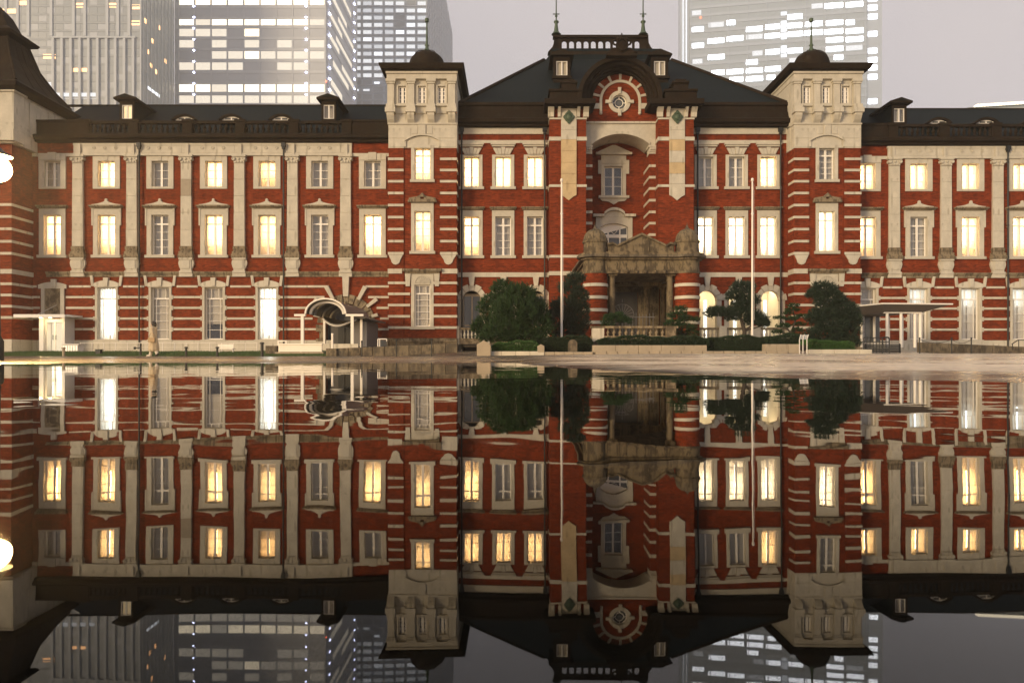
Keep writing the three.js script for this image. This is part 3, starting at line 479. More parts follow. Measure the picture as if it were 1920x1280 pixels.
  const dm = part('dome', [lathe([[R * 1.04, yb - 0.4], [R * 1.04, yb + 0.1], ...[0, 1, 2, 3, 4, 5, 6, 7, 8, 9].map(i => { const a = i / 9 * 1.5; return [R * Math.cos(a) + 0.02, yb + 0.12 + (hd - 0.1) * Math.sin(a)]; })], c, cz, 28), ...[0, 1, 2, 3, 4, 5, 6, 7].map(i => new THREE.TorusGeometry(1, 0.022, 5, 14, Math.PI * 0.5).scale(R, hd, R).rotateY(i * Math.PI / 4).translate(c, yb + 0.1, cz))], M.copper, G);
  const f0 = yb + hd, fT = Y(37, cz);
  part('finial', [lathe([[0.26, f0 - 0.1], [0.24, f0 + 0.1], [0.13, f0 + 0.3], [0.1, f0 + 0.42], [0.17, f0 + 0.5], [0.1, f0 + 0.58], [0.085, f0 + 0.7], [0.045, fT - 0.15]], c, cz, 12), cyl(c, fT - 0.16, fT + 0.06, cz, 0.14, 0.15, 12), sph(c, fT + 0.06, cz, 0.14, 1, 0.5, 1)], M.bronze, G);
}
tower(729, 856, LIT('warm', 12, 0.7), LIT('warm', 7, 0.66));
tower(1489, 1613, OFF, LIT('cream', 13, 0.8));

// the blocks between towers and centre
function sideBlock(x0, x1, wins, l3, l2, arches, archLit) {
  const wall = rect(X(x0), X(x1), Y(664), Y(240)), W = 29 * PXM;
  for (const cx of wins) for (const [a, b] of [[294, 350], [406, 479]]) hole(wall, X(cx) - W / 2 - 0.05, X(cx) + W / 2 + 0.05, Y(b) - 0.05, Y(a) + 0.05);
  for (const cx of arches) holeP(wall, archPts(X(cx) - 0.7, X(cx) + 0.7, Y(662), Y(563)));
  part('brick_wall', ext(wall, -0.45, 0), M.brick, G);
  wins.forEach((cx, i) => {
    { const h = Y(294) - Y(350), g = windowAt(X(cx), Y(350), 0, W, h, { kind: 'top', ...l3[i] }); surround(g, W, h, 0.24, 0.14, 0.08); sillAndHead(g, W, h, 0.24, { sill: 1, head: 'voussoir' }); }
    { const h = Y(406) - Y(479), g = windowAt(X(cx), Y(479), 0, W, h, { kind: 'main', ...l2[i] }); surround(g, W, h, 0.25, 0.44, 0.08); sillAndHead(g, W, h, 0.25, { sill: 1, head: 'cornice' }); }
  });
  band(x0, x1, 510.5, 519, 0, 0.09); band(x0, x1, 239.5, 251, 0, 0.1, M.stone, 'frieze_panel'); band(x0, x1, 262.5, 268, 0, 0.05);
  for (const cx of arches) {
    const c = X(cx), y0 = Y(563), n = 7;
    const g = new THREE.Group(); g.name = 'arcade_opening'; g.position.set(c - G.position.x, Y(662) - G.position.y, 0); G.add(g);
    for (let i = 0; i < n; i++) part('voussoir', ext(sector(c, y0, 0.68, i % 2 ? 1.06 : 1.16, Math.PI * i / n + 0.012, Math.PI * (i + 1) / n - 0.012, 5), -0.3, i % 2 ? 0.07 : 0.1, 0.012), M.stone, g);
    part('keystone', ext(poly([[c - 0.14, y0 + 1.0], [c + 0.14, y0 + 1.0], [c + 0.22, Y(519.3)], [c - 0.22, Y(519.3)]]), -0.05, 0.14, 0.012), M.stone, g);
    for (const q of [-1, 1]) part('jamb', bx(c + q * 0.69, c + q * 1.02, Y(662), y0 - 0.01, -0.42, 0.05), M.stone, g);
    if (!archLit) {
      part('glazed_door_frame', ext(hole(hole(hole(hole(rect(c - 0.66, c + 0.66, Y(650), Y(550)), c - 0.56, c - 0.05, Y(608), Y(555)), c + 0.05, c + 0.56, Y(608), Y(555)), c - 0.56, c - 0.05, Y(645), Y(611)), c + 0.05, c + 0.56, Y(645), Y(611)), -0.4, -0.34), M.granite, g);
      for (const q of [-0.3, 0.3]) { part('pane', bx(c + q - 0.25, c + q + 0.25, Y(608), Y(555), -0.38, -0.372), M.smoked, g); part('pane', bx(c + q - 0.25, c + q + 0.25, Y(645), Y(611), -0.38, -0.372), M.smoked, g); }
    }
  }
  // the passage behind the arches
  const ca = X(x0), cb = X(x1);
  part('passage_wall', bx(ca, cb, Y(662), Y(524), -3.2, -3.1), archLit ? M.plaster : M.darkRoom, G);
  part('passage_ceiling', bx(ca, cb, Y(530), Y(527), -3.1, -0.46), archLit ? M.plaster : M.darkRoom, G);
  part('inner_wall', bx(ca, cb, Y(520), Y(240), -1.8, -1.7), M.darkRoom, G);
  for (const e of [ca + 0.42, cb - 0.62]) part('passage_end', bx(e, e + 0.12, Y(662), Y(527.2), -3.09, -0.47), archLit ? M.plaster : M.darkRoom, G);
  if (archLit) for (const cx of arches) {
    const c = X(cx + 2); for (const e of [-0.62, 0.62]) { part('door_lamp', bx(c + e - 0.1, c + e + 0.14, Y(648), Y(556), -3.09, -3.06), glow(1.5, 1.4, 1.15), G); part('glazing_bars', [0, 1, 2, 3, 4].map(i => bx(c + e - 0.14, c + e + 0.18, Y(650 - 22 * i) - 0.02, Y(650 - 22 * i) + 0.02, -3.05, -3.03)), M.white, G); }
    part('passage_lamp', bx(c - 0.8, c + 0.8, Y(533), Y(531), -2.6, -1.6), lampMat.cream, G);
    const l = new THREE.RectAreaLight(lin(1, 0.76, 0.42), 11, 1.5, 0.9); l.position.set(c - G.position.x, Y(533.8) - G.position.y, -2.1); l.rotation.set(-Math.PI / 2, 0, 0); G.add(l);
    part('passage_pier', bx(c - 0.16, c + 0.1, Y(660), Y(545), -3.08, -2.8), M.granite, G);
  }
  for (const [a, b] of [[x0 + 2, x1 - 2]]) {                 // low balustrade along the arcade
    const g = new THREE.Group(); g.name = 'arcade_balustrade'; g.position.set((X(a) + X(b)) / 2 - G.position.x, Y(640) - G.position.y, 0.8); G.add(g);
    part('rail', [pb(a, b, 614, 618, 0.95, 0.3)], M.stain, g); part('rail', [pb(a, b, 634, 645, 0.95, 0.3)], M.stain, g);
    for (let k = 0; k < 26; k++) baluster(X(mixf(a, b, (k + 0.5) / 26), 0.8), Y(634, 0.8), Y(618, 0.8), 0.8, M.stone, g, 0.09);
    for (const t of [0, 0.32, 0.66, 1]) part('post', pb(mixf(a, b, t) - 7, mixf(a, b, t) + 7, 611, 646, 1.05, 0.5), M.stone, g);
  }
  // dark copper attic above
  part('attic_cornice', prof([[-0.4, Y(239.4)], [0.4, Y(239.4)], [0.44, Y(236)], [0.7, Y(234)], [0.74, Y(228)], [0.5, Y(225)], [0.42, Y(221)], [0.34, Y(214)], [0.32, Y(212.5)], [0.24, Y(212)], [0.18, Y(201)], [0.3, Y(199)], [0.3, Y(194)], [-0.4, Y(193)]].reverse(), X(x0 - 4), X(x1 + 4)), M.copper, G);
}
sideBlock(852, 1034, [884, 943.5, 1003], [w3(13), w3(13), w3(13)], [w2(14), OFF, OFF], [884.5, 944, 1005], false);
sideBlock(1294, 1486, [1323, 1381.5, 1441], [OFF, OFF, w3(13)], [LIT('cream', 13, 0.75), LIT('cream', 13, 0.75), LIT('cream', 13, 0.75)], [1326, 1385, 1445], true);
for (const cx of [866, 1021, 1307, 1462]) part('downpipe', [cyl(X(cx), Y(655), Y(240), 0.22, 0.055), bx(X(cx) - 0.15, X(cx) + 0.15, Y(248), Y(241), 0.1, 0.36), bx(X(cx) - 0.1, X(cx) + 0.1, Y(253), Y(248.1), 0.12, 0.32)], M.iron, G);

// the great hipped roof with its pierced crest
{
  const z1 = -10, eL = X(862), eR = X(1474), yE = Y(194), tL = X(1034, z1), tR = X(1236, z1), yT = Y(98, z1), zF = 0.1, zB = -20, ringAt = t => { const q = t < 0.86 ? t * 0.9 / 0.86 : 0.9 + (t - 0.86) / 0.14 * 0.1, hgt = t < 0.86 ? t * 0.83 / 0.86 : 0.83 + Math.pow((t - 0.86) / 0.14, 1.6) * 0.17; const L = mixf(eL, tL, q), R = mixf(eR, tR, q), F = mixf(zF, z1 + 0.7, q), B = mixf(zB, z1 - 0.7, q), yy = mixf(yE, yT, hgt); return [[L, yy, F], [R, yy, F], [R, yy, B], [L, yy, B]]; };
  const rs = [0, 0.43, 0.86, 0.9, 0.94, 0.97, 1].map(ringAt), tri = [];
  for (let i = 0; i < rs.length - 1; i++) for (let k = 0; k < 4; k++) { const a = rs[i][k], b = rs[i][(k + 1) % 4], d = rs[i + 1][k], f = rs[i + 1][(k + 1) % 4]; tri.push(...a, ...b, ...f, ...a, ...f, ...d); }
  const g = new THREE.BufferGeometry(); g.setAttribute('position', new THREE.Float32BufferAttribute(tri, 3)); g.computeVertexNormals();
  const rf = part('main_roof', g, M.slate, G);
  for (const s of [0, 1]) { const a = rs[0][s], b = rs[2][s]; part('hip_ridge', rod(a, b, 0.16, 0.16, 8), M.copper, G); }
  const cr = new THREE.Group(); cr.name = 'roof_crest'; cr.position.set((tL + tR) / 2 - G.position.x, yT - G.position.y, z1); G.add(cr);
  const px = v => X(v, z1), y = v => Y(v, z1), s = rect(px(1039), px(1214), y(100), y(71));
  for (let i = 0; i < 11; i++) { const a = px(1053.4 + 13.65 * i), b = a + 9.3 * K(z1), r = (b - a) / 2; if (b < px(1206)) holeP(s, archPts(a, b, y(91.5), y(77) - r, 6)); }
  part('pierced_wall', ext(s, z1 - 0.1, z1 + 0.1), M.copper, cr);
  part('coping', [pb(1037, 1216, 65, 70, z1 + 0.25, 0.5)], M.copper, cr);
  part('crest_base', [pb(1034, 1220, 96, 106, z1 + 1.0, 2)], M.copper, cr);
  for (const [v, q] of [[1039, -1], [1214, 1]]) part('swept_end', ext(poly(q < 0 ? [[px(v), y(71)], [px(v - 1), y(84)], [px(v - 4), y(92)], [px(v - 12), y(101)], [px(v), y(104)]] : [[px(v), y(71)], [px(v), y(104)], [px(v + 14), y(101)], [px(v + 5), y(92)], [px(v + 1), y(84)]]), z1 - 0.4, z1 + 0.4), M.copper, cr);
  for (const v of [1043, 1206]) part('spire', [lathe([[0.42, y(64.6)], [0.3, y(62)], [0.2, y(58)], [0.12, y(44)], [0.22, y(42)], [0.22, y(40)], [0.06, y(38)], [0.035, y(-40)]], px(v), z1, 10), bx(px(v) - 0.28, px(v) + 0.28, y(27), y(25.6), z1 - 0.03, z1 + 0.03), bx(px(v) - 0.03, px(v) + 0.03, y(27), y(25.6), z1 - 0.28, z1 + 0.28), sph(px(v), y(30), z1, 0.12)], M.bronze, cr);
  // dormers of the great roof
  for (const [cx, a] of [[1053.5, 1], [1237, 1]]) {
    const z = -3.6, c = X(cx, z), k = K(z), d = new THREE.Group(); d.name = 'dormer'; const yy = v => Y(v, z); d.position.set(c - G.position.x, yy(152) - G.position.y, z); G.add(d);
    const hw = 16 * k, ww = 10.5 * k;
    part('dormer_front', ext(hole(rect(c - hw, c + hw, yy(156), yy(106)), c - ww, c + ww, yy(141), yy(114)), z - 0.2, z), M.copper, d);
    part('dormer_body', bx(c - hw + 0.06, c + hw - 0.06, yy(156), yy(106.5), z - 5, z - 0.6), M.slate, d);
    part('dormer_sill', bx(c - hw - 0.1, c + hw + 0.1, yy(148), yy(144), z - 0.2, z + 0.2), M.copper, d);
    part('dormer_roof', [ext(poly([[c - hw - 0.25, yy(105.5)], [c + hw + 0.25, yy(105.5)], [c + hw + 0.25, yy(103)], [c, yy(94)], [c - hw - 0.25, yy(103)]]), z - 5, z + 0.3)], M.copper, d);
    part('window_frame', ext(hole(hole(rect(c - ww, c + ww, yy(141), yy(114)), c - ww + 0.07, c - 0.05, yy(140) , yy(115.5)), c + 0.05, c + ww - 0.07, yy(140), yy(115.5)), z - 0.14, z - 0.05), M.white, d);
    part('shutter', bx(c - ww, c + ww, yy(141), yy(114), z - 0.24, z - 0.18), M.blind, d);
  }
}

// the central pavilion: piers, tall recessed arch, tympanum and hood
{
  const zp = 1.5, zs = 0.5, zw = -1.7;
  for (const [a, b, s0, s1] of [[1031, 1099, 1052, 1081], [1235, 1301, 1255, 1284]]) {
    part('brick_pier', [pb(a, b, 196, 664, zp, 2.2)], M.brick, G);
    const x0 = X(s0, zp), x1 = X(s1, zp), c = (x0 + x1) / 2, y = v => Y(v, zp), cuts = [198, 226, 244, 262, 283, 305, 326, 345];
    for (let i = 0; i < 7; i++) part('stone_block', ext(rect(x0, x1, y(cuts[i + 1]) + 0.004, y(cuts[i]) - 0.004), zp - 0.05, zp + 0.1, 0.01), i > 2 && (a < 1100 || i % 2) ? M.sand : M.stone, G);
    part('stone_tip', ext(poly([[x0, y(345) - 0.004], [x0, y(366)], [x0 + 0.22, y(369)], [c, y(376)], [x1 - 0.22, y(369)], [x1, y(366)], [x1, y(345) - 0.004]]), zp - 0.05, zp + 0.1, 0.01), a < 1100 ? M.sand : M.stone, G);
    for (const [t, u] of [[221, 224], [256.7, 263.8], [346, 350.7], [478, 483], [508.5, 516]]) for (const [l, r] of t > 470 ? [[a, b]] : [[a, s0 - 0.3], [s1 + 0.3, b]]) part('stone_band', bx(X(l, zp) - (l === a ? 0.05 : 0), X(r, zp) + (r === b ? 0.05 : 0), y(u), y(t), zp - 1.9, zp + 0.06), M.stone, G);
    for (const [l, r] of [[a - 5, a + 9], [a + 14, a + 21], [b - 21 + 3, b - 11], [b - 7, b + 6]]) part('bracket', ext(poly([[zp, y(221)], [zp + 0.16, y(220)], [zp + 0.2, y(212)], [zp + 0.42, y(206)], [zp + 0.56, y(198.5)], [zp, y(198.5)]].reverse()), 0, (r - l) * K(zp) * 0.8).rotateY(-Math.PI / 2).translate(X(r, zp) - (r - l) * K(zp) * 0.1, 0, 0), M.stone, G);
    { // bronze cartouche
      const cy = y(220.5), pts = []; for (let i = 0; i < 28; i++) { const t = i / 28 * 6.2832, r = 0.36 + 0.045 * Math.cos(4 * t) + 0.025 * Math.cos(8 * t); pts.push([c + 0.95 * r * Math.cos(t), cy + 1.12 * r * Math.sin(t)]); }
      part('cartouche', [ext(poly(pts), zp + 0.09, zp + 0.2, 0.03), sph(c, cy, zp + 0.19, 0.2, 1, 1.15, 0.5), new THREE.TorusGeometry(0.23, 0.035, 6, 18).scale(1, 1.15, 1).translate(c, cy, zp + 0.2)], M.bronze, G);
    }
    // dark cornice over the pier
    const left = a < 1100, A = left ? 1021 : 1219, B = left ? 1117 : 1321, zc = zp + 0.9;
    part('pier_cornice', [pb(A + 4, B - 4, 193.5, 198.5, zp + 0.55, 3), pb(A, B, 184, 193.4, zc, 3.2), pb(left ? 1031 : 1248, left ? 1090 : 1307, 170, 183.9, zp + 0.5, 2.6), pb(left ? 1029 : 1246, left ? 1092 : 1309, 166, 169.9, zp + 0.65, 2.8)], M.copper, G);
    const m = left ? 1067 : 1277; part('scroll_block', [pb(m - 14, m + 14, 155, 165.9, zp + 0.2, 1.4), pb(m - 16, m + 16, 151, 154.9, zp + 0.3, 1.6), pb(m - 10, m + 10, 148, 150.9, zp + 0.2, 1.2)], M.copper, G);
  }
  // strips either side of the recess, with their bands and capitals
  for (const [a, b] of [[1098, 1110], [1218, 1231]]) {
    part('brick_strip', [pb(a, b, 288, 664, zs, 2.15)], M.brick, G);
    for (const yc of [311, 332.5, 353.5, 375.5, 397.5, 418.5, 440]) part('stone_band', bx(X(a, zs) - 0.03, X(b, zs) + 0.03, Y(yc + 2.4, zs), Y(yc - 2.4, zs), zs - 2.1, zs + 0.05), M.stone, G);
    part('capital', [pb(a - 0.5, b + 0.5, 284, 288, zs + 0.08, 0.9), pb(a, b, 275.5, 283.9, zs + 0.14, 0.9), pb(a - 1.5, b + 1.5, 271.5, 275.4, zs + 0.22, 0.95), ...[0.2, 0.5, 0.8].map(t => sph(X(mixf(a, b, t), zs), Y(280, zs), zs + 0.14, 0.11))], M.stone, G);
  }
  const y = v => Y(v, zs), x = v => X(v, zs), c = x(1163);
  const arc = segArc(x(1109), x(1219), y(271.4), y(251.5) - y(271.4), 18);
  part('arch_spandrel', ext(poly([[x(1098), y(271.4)], [x(1108.9), y(271.4)], ...arc, [x(1232), y(271.4)], [x(1232), y(232)], [x(1098), y(232)]]), zs - 2.1, zs, 0), M.stone, G);
  part('arch_mould', ext(poly([...arc.map(p => [p[0], p[1] + 0.2]).reverse(), ...arc.map(p => [p[0], p[1] + 0.01])]), zs - 0.02, zs + 0.08), M.stone, G);
  part('stone_band', bx(x(1098), x(1232), y(231.9), y(228.3), zs - 0.2, zs + 0.12), M.stone, G);
  const oc = [x(1161.5), y(191.5)], ro = 13.4 * K(zs), rs = 20.8 * K(zs), R = 54 * K(zs), ty = y(189);
  const ty0 = poly([[x(1098), y(228.2)], [x(1232), y(228.2)], [x(1232), y(196)], [c + R, ty], ...Array.from({ length: 19 }, (_, i) => { const a = Math.PI * (i + 0.5) / 19.5; return [c + R * Math.cos(a), ty + R * Math.sin(a)]; }), [c - R, ty], [x(1098), y(196)]]);
  holeP(ty0, Array.from({ length: 24 }, (_, i) => [oc[0] + (ro + 0.04) * Math.cos(-i / 24 * 6.2832), oc[1] + (ro + 0.04) * Math.sin(-i / 24 * 6.2832)]));
  part('tympanum', ext(ty0, zs - 0.4, zs), M.brick, G);
  const ocu = new THREE.Group(); ocu.name = 'round_window'; ocu.position.set(oc[0] - G.position.x, oc[1] - G.position.y, zs); G.add(ocu);
  part('stone_ring', ext(holeP(new THREE.Shape(Array.from({ length: 36 }, (_, i) => V2(oc[0] + rs * Math.cos(i / 36 * 6.2832), oc[1] + rs * Math.sin(i / 36 * 6.2832)))), Array.from({ length: 36 }, (_, i) => [oc[0] + ro * Math.cos(-i / 36 * 6.2832), oc[1] + ro * Math.sin(-i / 36 * 6.2832)])), zs - 0.35, zs + 0.1, 0.015), M.stone, ocu);
  for (let k = 0; k < 4; k++) part('keystone', ext(poly([[rs * 0.72, -0.09], [rs * 1.28, -0.12], [rs * 1.28, 0.12], [rs * 0.72, 0.09]]), zs + 0.02, zs + 0.18, 0.012).translate(-oc[0] * 0, 0, 0).rotateZ(k * Math.PI / 2).translate(oc[0], oc[1], 0), M.stone, ocu);
  part('glazing_bars', [new THREE.TorusGeometry(ro * 0.97, 0.035, 6, 28).translate(oc[0], oc[1], zs - 0.2), new THREE.TorusGeometry(ro * 0.55, 0.028, 6, 24).translate(oc[0], oc[1], zs - 0.2), ...[0, 1, 2, 3].map(k => bx(ro * 0.55, ro * 0.97, -0.025, 0.025, zs - 0.23, zs - 0.17).rotateZ(k * Math.PI / 2).translate(oc[0], oc[1], 0))], M.white, ocu);
  part('pane', new THREE.CylinderGeometry(ro * 0.97, ro * 0.97, 0.01, 28).rotateX(Math.PI / 2).translate(oc[0], oc[1], zs - 0.24), M.smoked, ocu);
  part('room', new THREE.CylinderGeometry(ro * 1.2, ro * 1.2, 0.05, 20).rotateX(Math.PI / 2).translate(oc[0], oc[1], zs - 0.6), M.darkRoom, ocu);
  const ra = 36.5 * K(zs), k5 = 5 * K(zs);
  part('stone_arch', ext(poly([[c + ra - k5 / 2, y(211)], [c + ra + k5 / 2, y(211)], ...Array.from({ length: 21 }, (_, i) => [c + (ra + k5 / 2) * Math.cos(Math.PI * i / 20), ty + (ra + k5 / 2) * Math.sin(Math.PI * i / 20)]), [c - ra - k5 / 2, y(211)], [c - ra + k5 / 2, y(211)], ...Array.from({ length: 21 }, (_, i) => [c + (ra - k5 / 2) * Math.cos(Math.PI * (20 - i) / 20), ty + (ra - k5 / 2) * Math.sin(Math.PI * (20 - i) / 20)])]), zs - 0.02, zs + 0.09, 0.01), M.stone, G);
  for (const q of [-1, 1]) { part('drop_ball', sph(c + q * ra, y(212.5), zs + 0.05, 0.12), M.stone, G); part('stone_block', bx(c + q * (ra + k5 / 2 + 0.01), c + q * (ra + 13 * K(zs)), y(204), y(194), zs - 0.02, zs + 0.08), M.stone, G); }
  for (const dg of [13, 38, 64, 90, 116, 142, 167]) part('radial_stone', ext(poly([[ra + k5 / 2 + 0.01, -0.075], [R - 0.02, -0.1], [R - 0.02, 0.1], [ra + k5 / 2 + 0.01, 0.075]]), zs - 0.02, zs + 0.09, 0.01).rotateZ(dg * Math.PI / 180).translate(c, ty, 0), M.stone, G);
  // hood of stepped copper rings
  const hz = 2.2, hc = X(1163, hz), hy = Y(183, hz), hk = K(hz);
  [[51, 58, zs + 0.35], [57, 64, zs + 0.75], [63, 72, zs + 1.15], [71, 80, zs + 1.55]].forEach(([a, b, zf], i) => part('hood_ring', ext(sector(X(1163, zf), Y(187 - 1.2 * i, zf), (a + 0.5) * K(zf), b * K(zf), -0.02, Math.PI + 0.02, 30), i === 3 ? -5.5 : zs - 0.6, zf, 0.03), M.copper, G));
  part('hood_filler', ext(sector(hc, hy, 52 * hk, 78 * hk, 0.02, Math.PI - 0.02, 24), zs - 1.2, zs - 0.7), M.copper, G);
  // crest carving on top of the hood: shield, crown and leaves
  const cc = X(1166, 2.4), cy = v => Y(v, 2.4);
  part('crest_carving', [sph(cc, cy(88), 2.45, 0.42, 1, 1.15, 0.5), new THREE.TorusGeometry(0.36, 0.07, 6, 18).translate(cc, cy(86), 2.6), ...[-1, 1].flatMap(q => [new THREE.TorusGeometry(0.17, 0.07, 6, 12).translate(cc + q * 0.43, cy(80), 2.45), sph(cc + q * 0.5, cy(94), 2.4, 0.22, 1.2, 0.8, 0.6), sph(cc + q * 0.78, cy(99), 2.4, 0.22, 1.3, 0.7, 0.6), sph(cc + q * 0.28, cy(75), 2.45, 0.15)]), cyl(cc, cy(77), cy(71), 2.4, 0.22, 0.16, 12), sph(cc, cy(69), 2.4, 0.15), rod([cc, cy(69), 2.4], [cc, cy(62), 2.4], 0.08, 0.03), ext(poly([[cc - 1.05, cy(105)], [cc + 1.05, cy(105)], [cc + 0.75, cy(95)], [cc - 0.75, cy(95)]]), 2.1, 2.5)], M.copper, G);
  // recessed wall and its two windows
  const yw = v => Y(v, zw), xw = v => X(v, zw), rw = rect(xw(1090), xw(1232), yw(664), yw(236));
  const uw = 34 * K(zw), uc = xw(1150.5), lx0 = xw(1126), lx1 = xw(1177), lc = (lx0 + lx1) / 2;
  hole(rw, uc - uw / 2 - 0.04, uc + uw / 2 + 0.04, yw(367.5), yw(311.5));
  const lowArc = segArc(lx0, lx1, yw(426), yw(419) - yw(426), 10);
  holeP(rw, [[lx0, yw(466)], ...lowArc, [lx1, yw(466)]]);
  part('brick_wall', ext(rw, zw - 0.3, zw), M.brick, G);
  { const h = yw(312) - yw(367), g = windowAt(uc, yw(367), zw, uw, h, { kind: 'top', curtain: 0 }); surround(g, uw, h, 0.25, 0.2, 0.08);
    const e = uw / 2 + 0.25;
    local('sill', boxUV(bx(-e - 0.2, e + 0.2, -0.2, -0.02, -0.02, 0.26)), M.stone, g);
    local('apron', boxUV(ext(poly([[-e - 0.1, -0.201], [-e + 0.1, -0.4], [-0.35, -0.45], [0, -0.66], [0.35, -0.45], [e - 0.1, -0.4], [e + 0.1, -0.201]].reverse()), -0.02, 0.12, 0.012)), M.stone, g);
    for (const q of [-1, 1]) local('ear', boxUV(bx(q * (e + 0.001), q * (e + 0.22), h - 0.55, h + 0.45, -0.02, 0.09)), M.stone, g);
    local('head_panel', boxUV(bx(-e, e, h + 0.205, h + 0.8, -0.02, 0.1)), M.stone, g);
    local('pediment', mergeGeometries([bx(-e - 0.4, e + 0.4, h + 0.81, h + 0.97, -0.02, 0.36), ext(poly([[-e - 0.3, h + 0.972], [e + 0.3, h + 0.972], [e + 0.2, h + 1.05], [0.12, h + 1.5], [-0.12, h + 1.5], [-e - 0.2, h + 1.05]]), -0.02, 0.26)].map(boxUV)), M.stone, g); }
  { const g = new THREE.Group(); g.name = 'arched_window'; g.position.set(lc - G.position.x, yw(466) - G.position.y, zw); G.add(g);
    const fr = poly([[lx0 - 0.01, yw(466)], [lx1 + 0.01, yw(466)], ...lowArc.map(p => [p[0], p[1] + 0.01]).reverse()]), m0 = xw(1141), m1 = xw(1163);
    for (const [a, b] of [[lx0 + 0.05, m0 - 0.05], [m0 + 0.05, m1 - 0.05], [m1 + 0.05, lx1 - 0.05]]) { hole(fr, a, b, yw(439), yw(425)); hole(fr, a, b, yw(460), yw(445)); }
    part('window_frame', ext(fr, zw - 0.24, zw - 0.16), M.white, g);
    const dc = (m0 + m1) / 2, dy = yw(432), dr = 0.24; part('diamond_bars', [[dr, 0, 0, dr], [0, dr, -dr, 0], [-dr, 0, 0, -dr], [0, -dr, dr, 0]].map(([a, b, e, f]) => rod([dc + a, dy + b, zw - 0.2], [dc + e, dy + f, zw - 0.2], 0.022)), M.white, g);
    part('pane', bx(lx0, lx1, yw(465), yw(421), zw - 0.232, zw - 0.226), M.smoked, g);
    part('room', bx(lx0 - 0.1, lx1 + 0.1, yw(466), yw(418), zw - 0.8, zw - 0.7), M.darkRoom, g);
    const o0 = lx0 - 0.34, o1 = lx1 + 0.34;
    part('stone_surround', ext(poly([[o0, yw(466)], [lx0, yw(466)], ...lowArc, [lx1, yw(466)], [o1, yw(466)], [o1, yw(407)], [o0, yw(407)]]), zw - 0.2, zw + 0.09), M.stone, g);
    const hd = segArc(lc - 0.75, lc + 0.75, yw(403), 0.33, 10);
    part('hood_mould', [bx(o0 - 0.22, lc - 0.75, yw(406.8), yw(402.2), zw - 0.02, zw + 0.32), bx(lc + 0.75, o1 + 0.22, yw(406.8), yw(402.2), zw - 0.02, zw + 0.32), ext(poly([...hd.map(p => [p[0], p[1] + 0.17]).reverse(), ...hd.map(p => [p[0], p[1] - 0.02])]), zw - 0.02, zw + 0.34)], M.stone, g);
    part('hood_panel', ext(poly([[lc - 0.74, yw(406.9)], [lc + 0.74, yw(406.9)], ...hd.map(p => [lc + (p[0] - lc) * 0.98, p[1] - 0.03]).reverse()]), zw - 0.02, zw + 0.1), M.stone, g); }
}

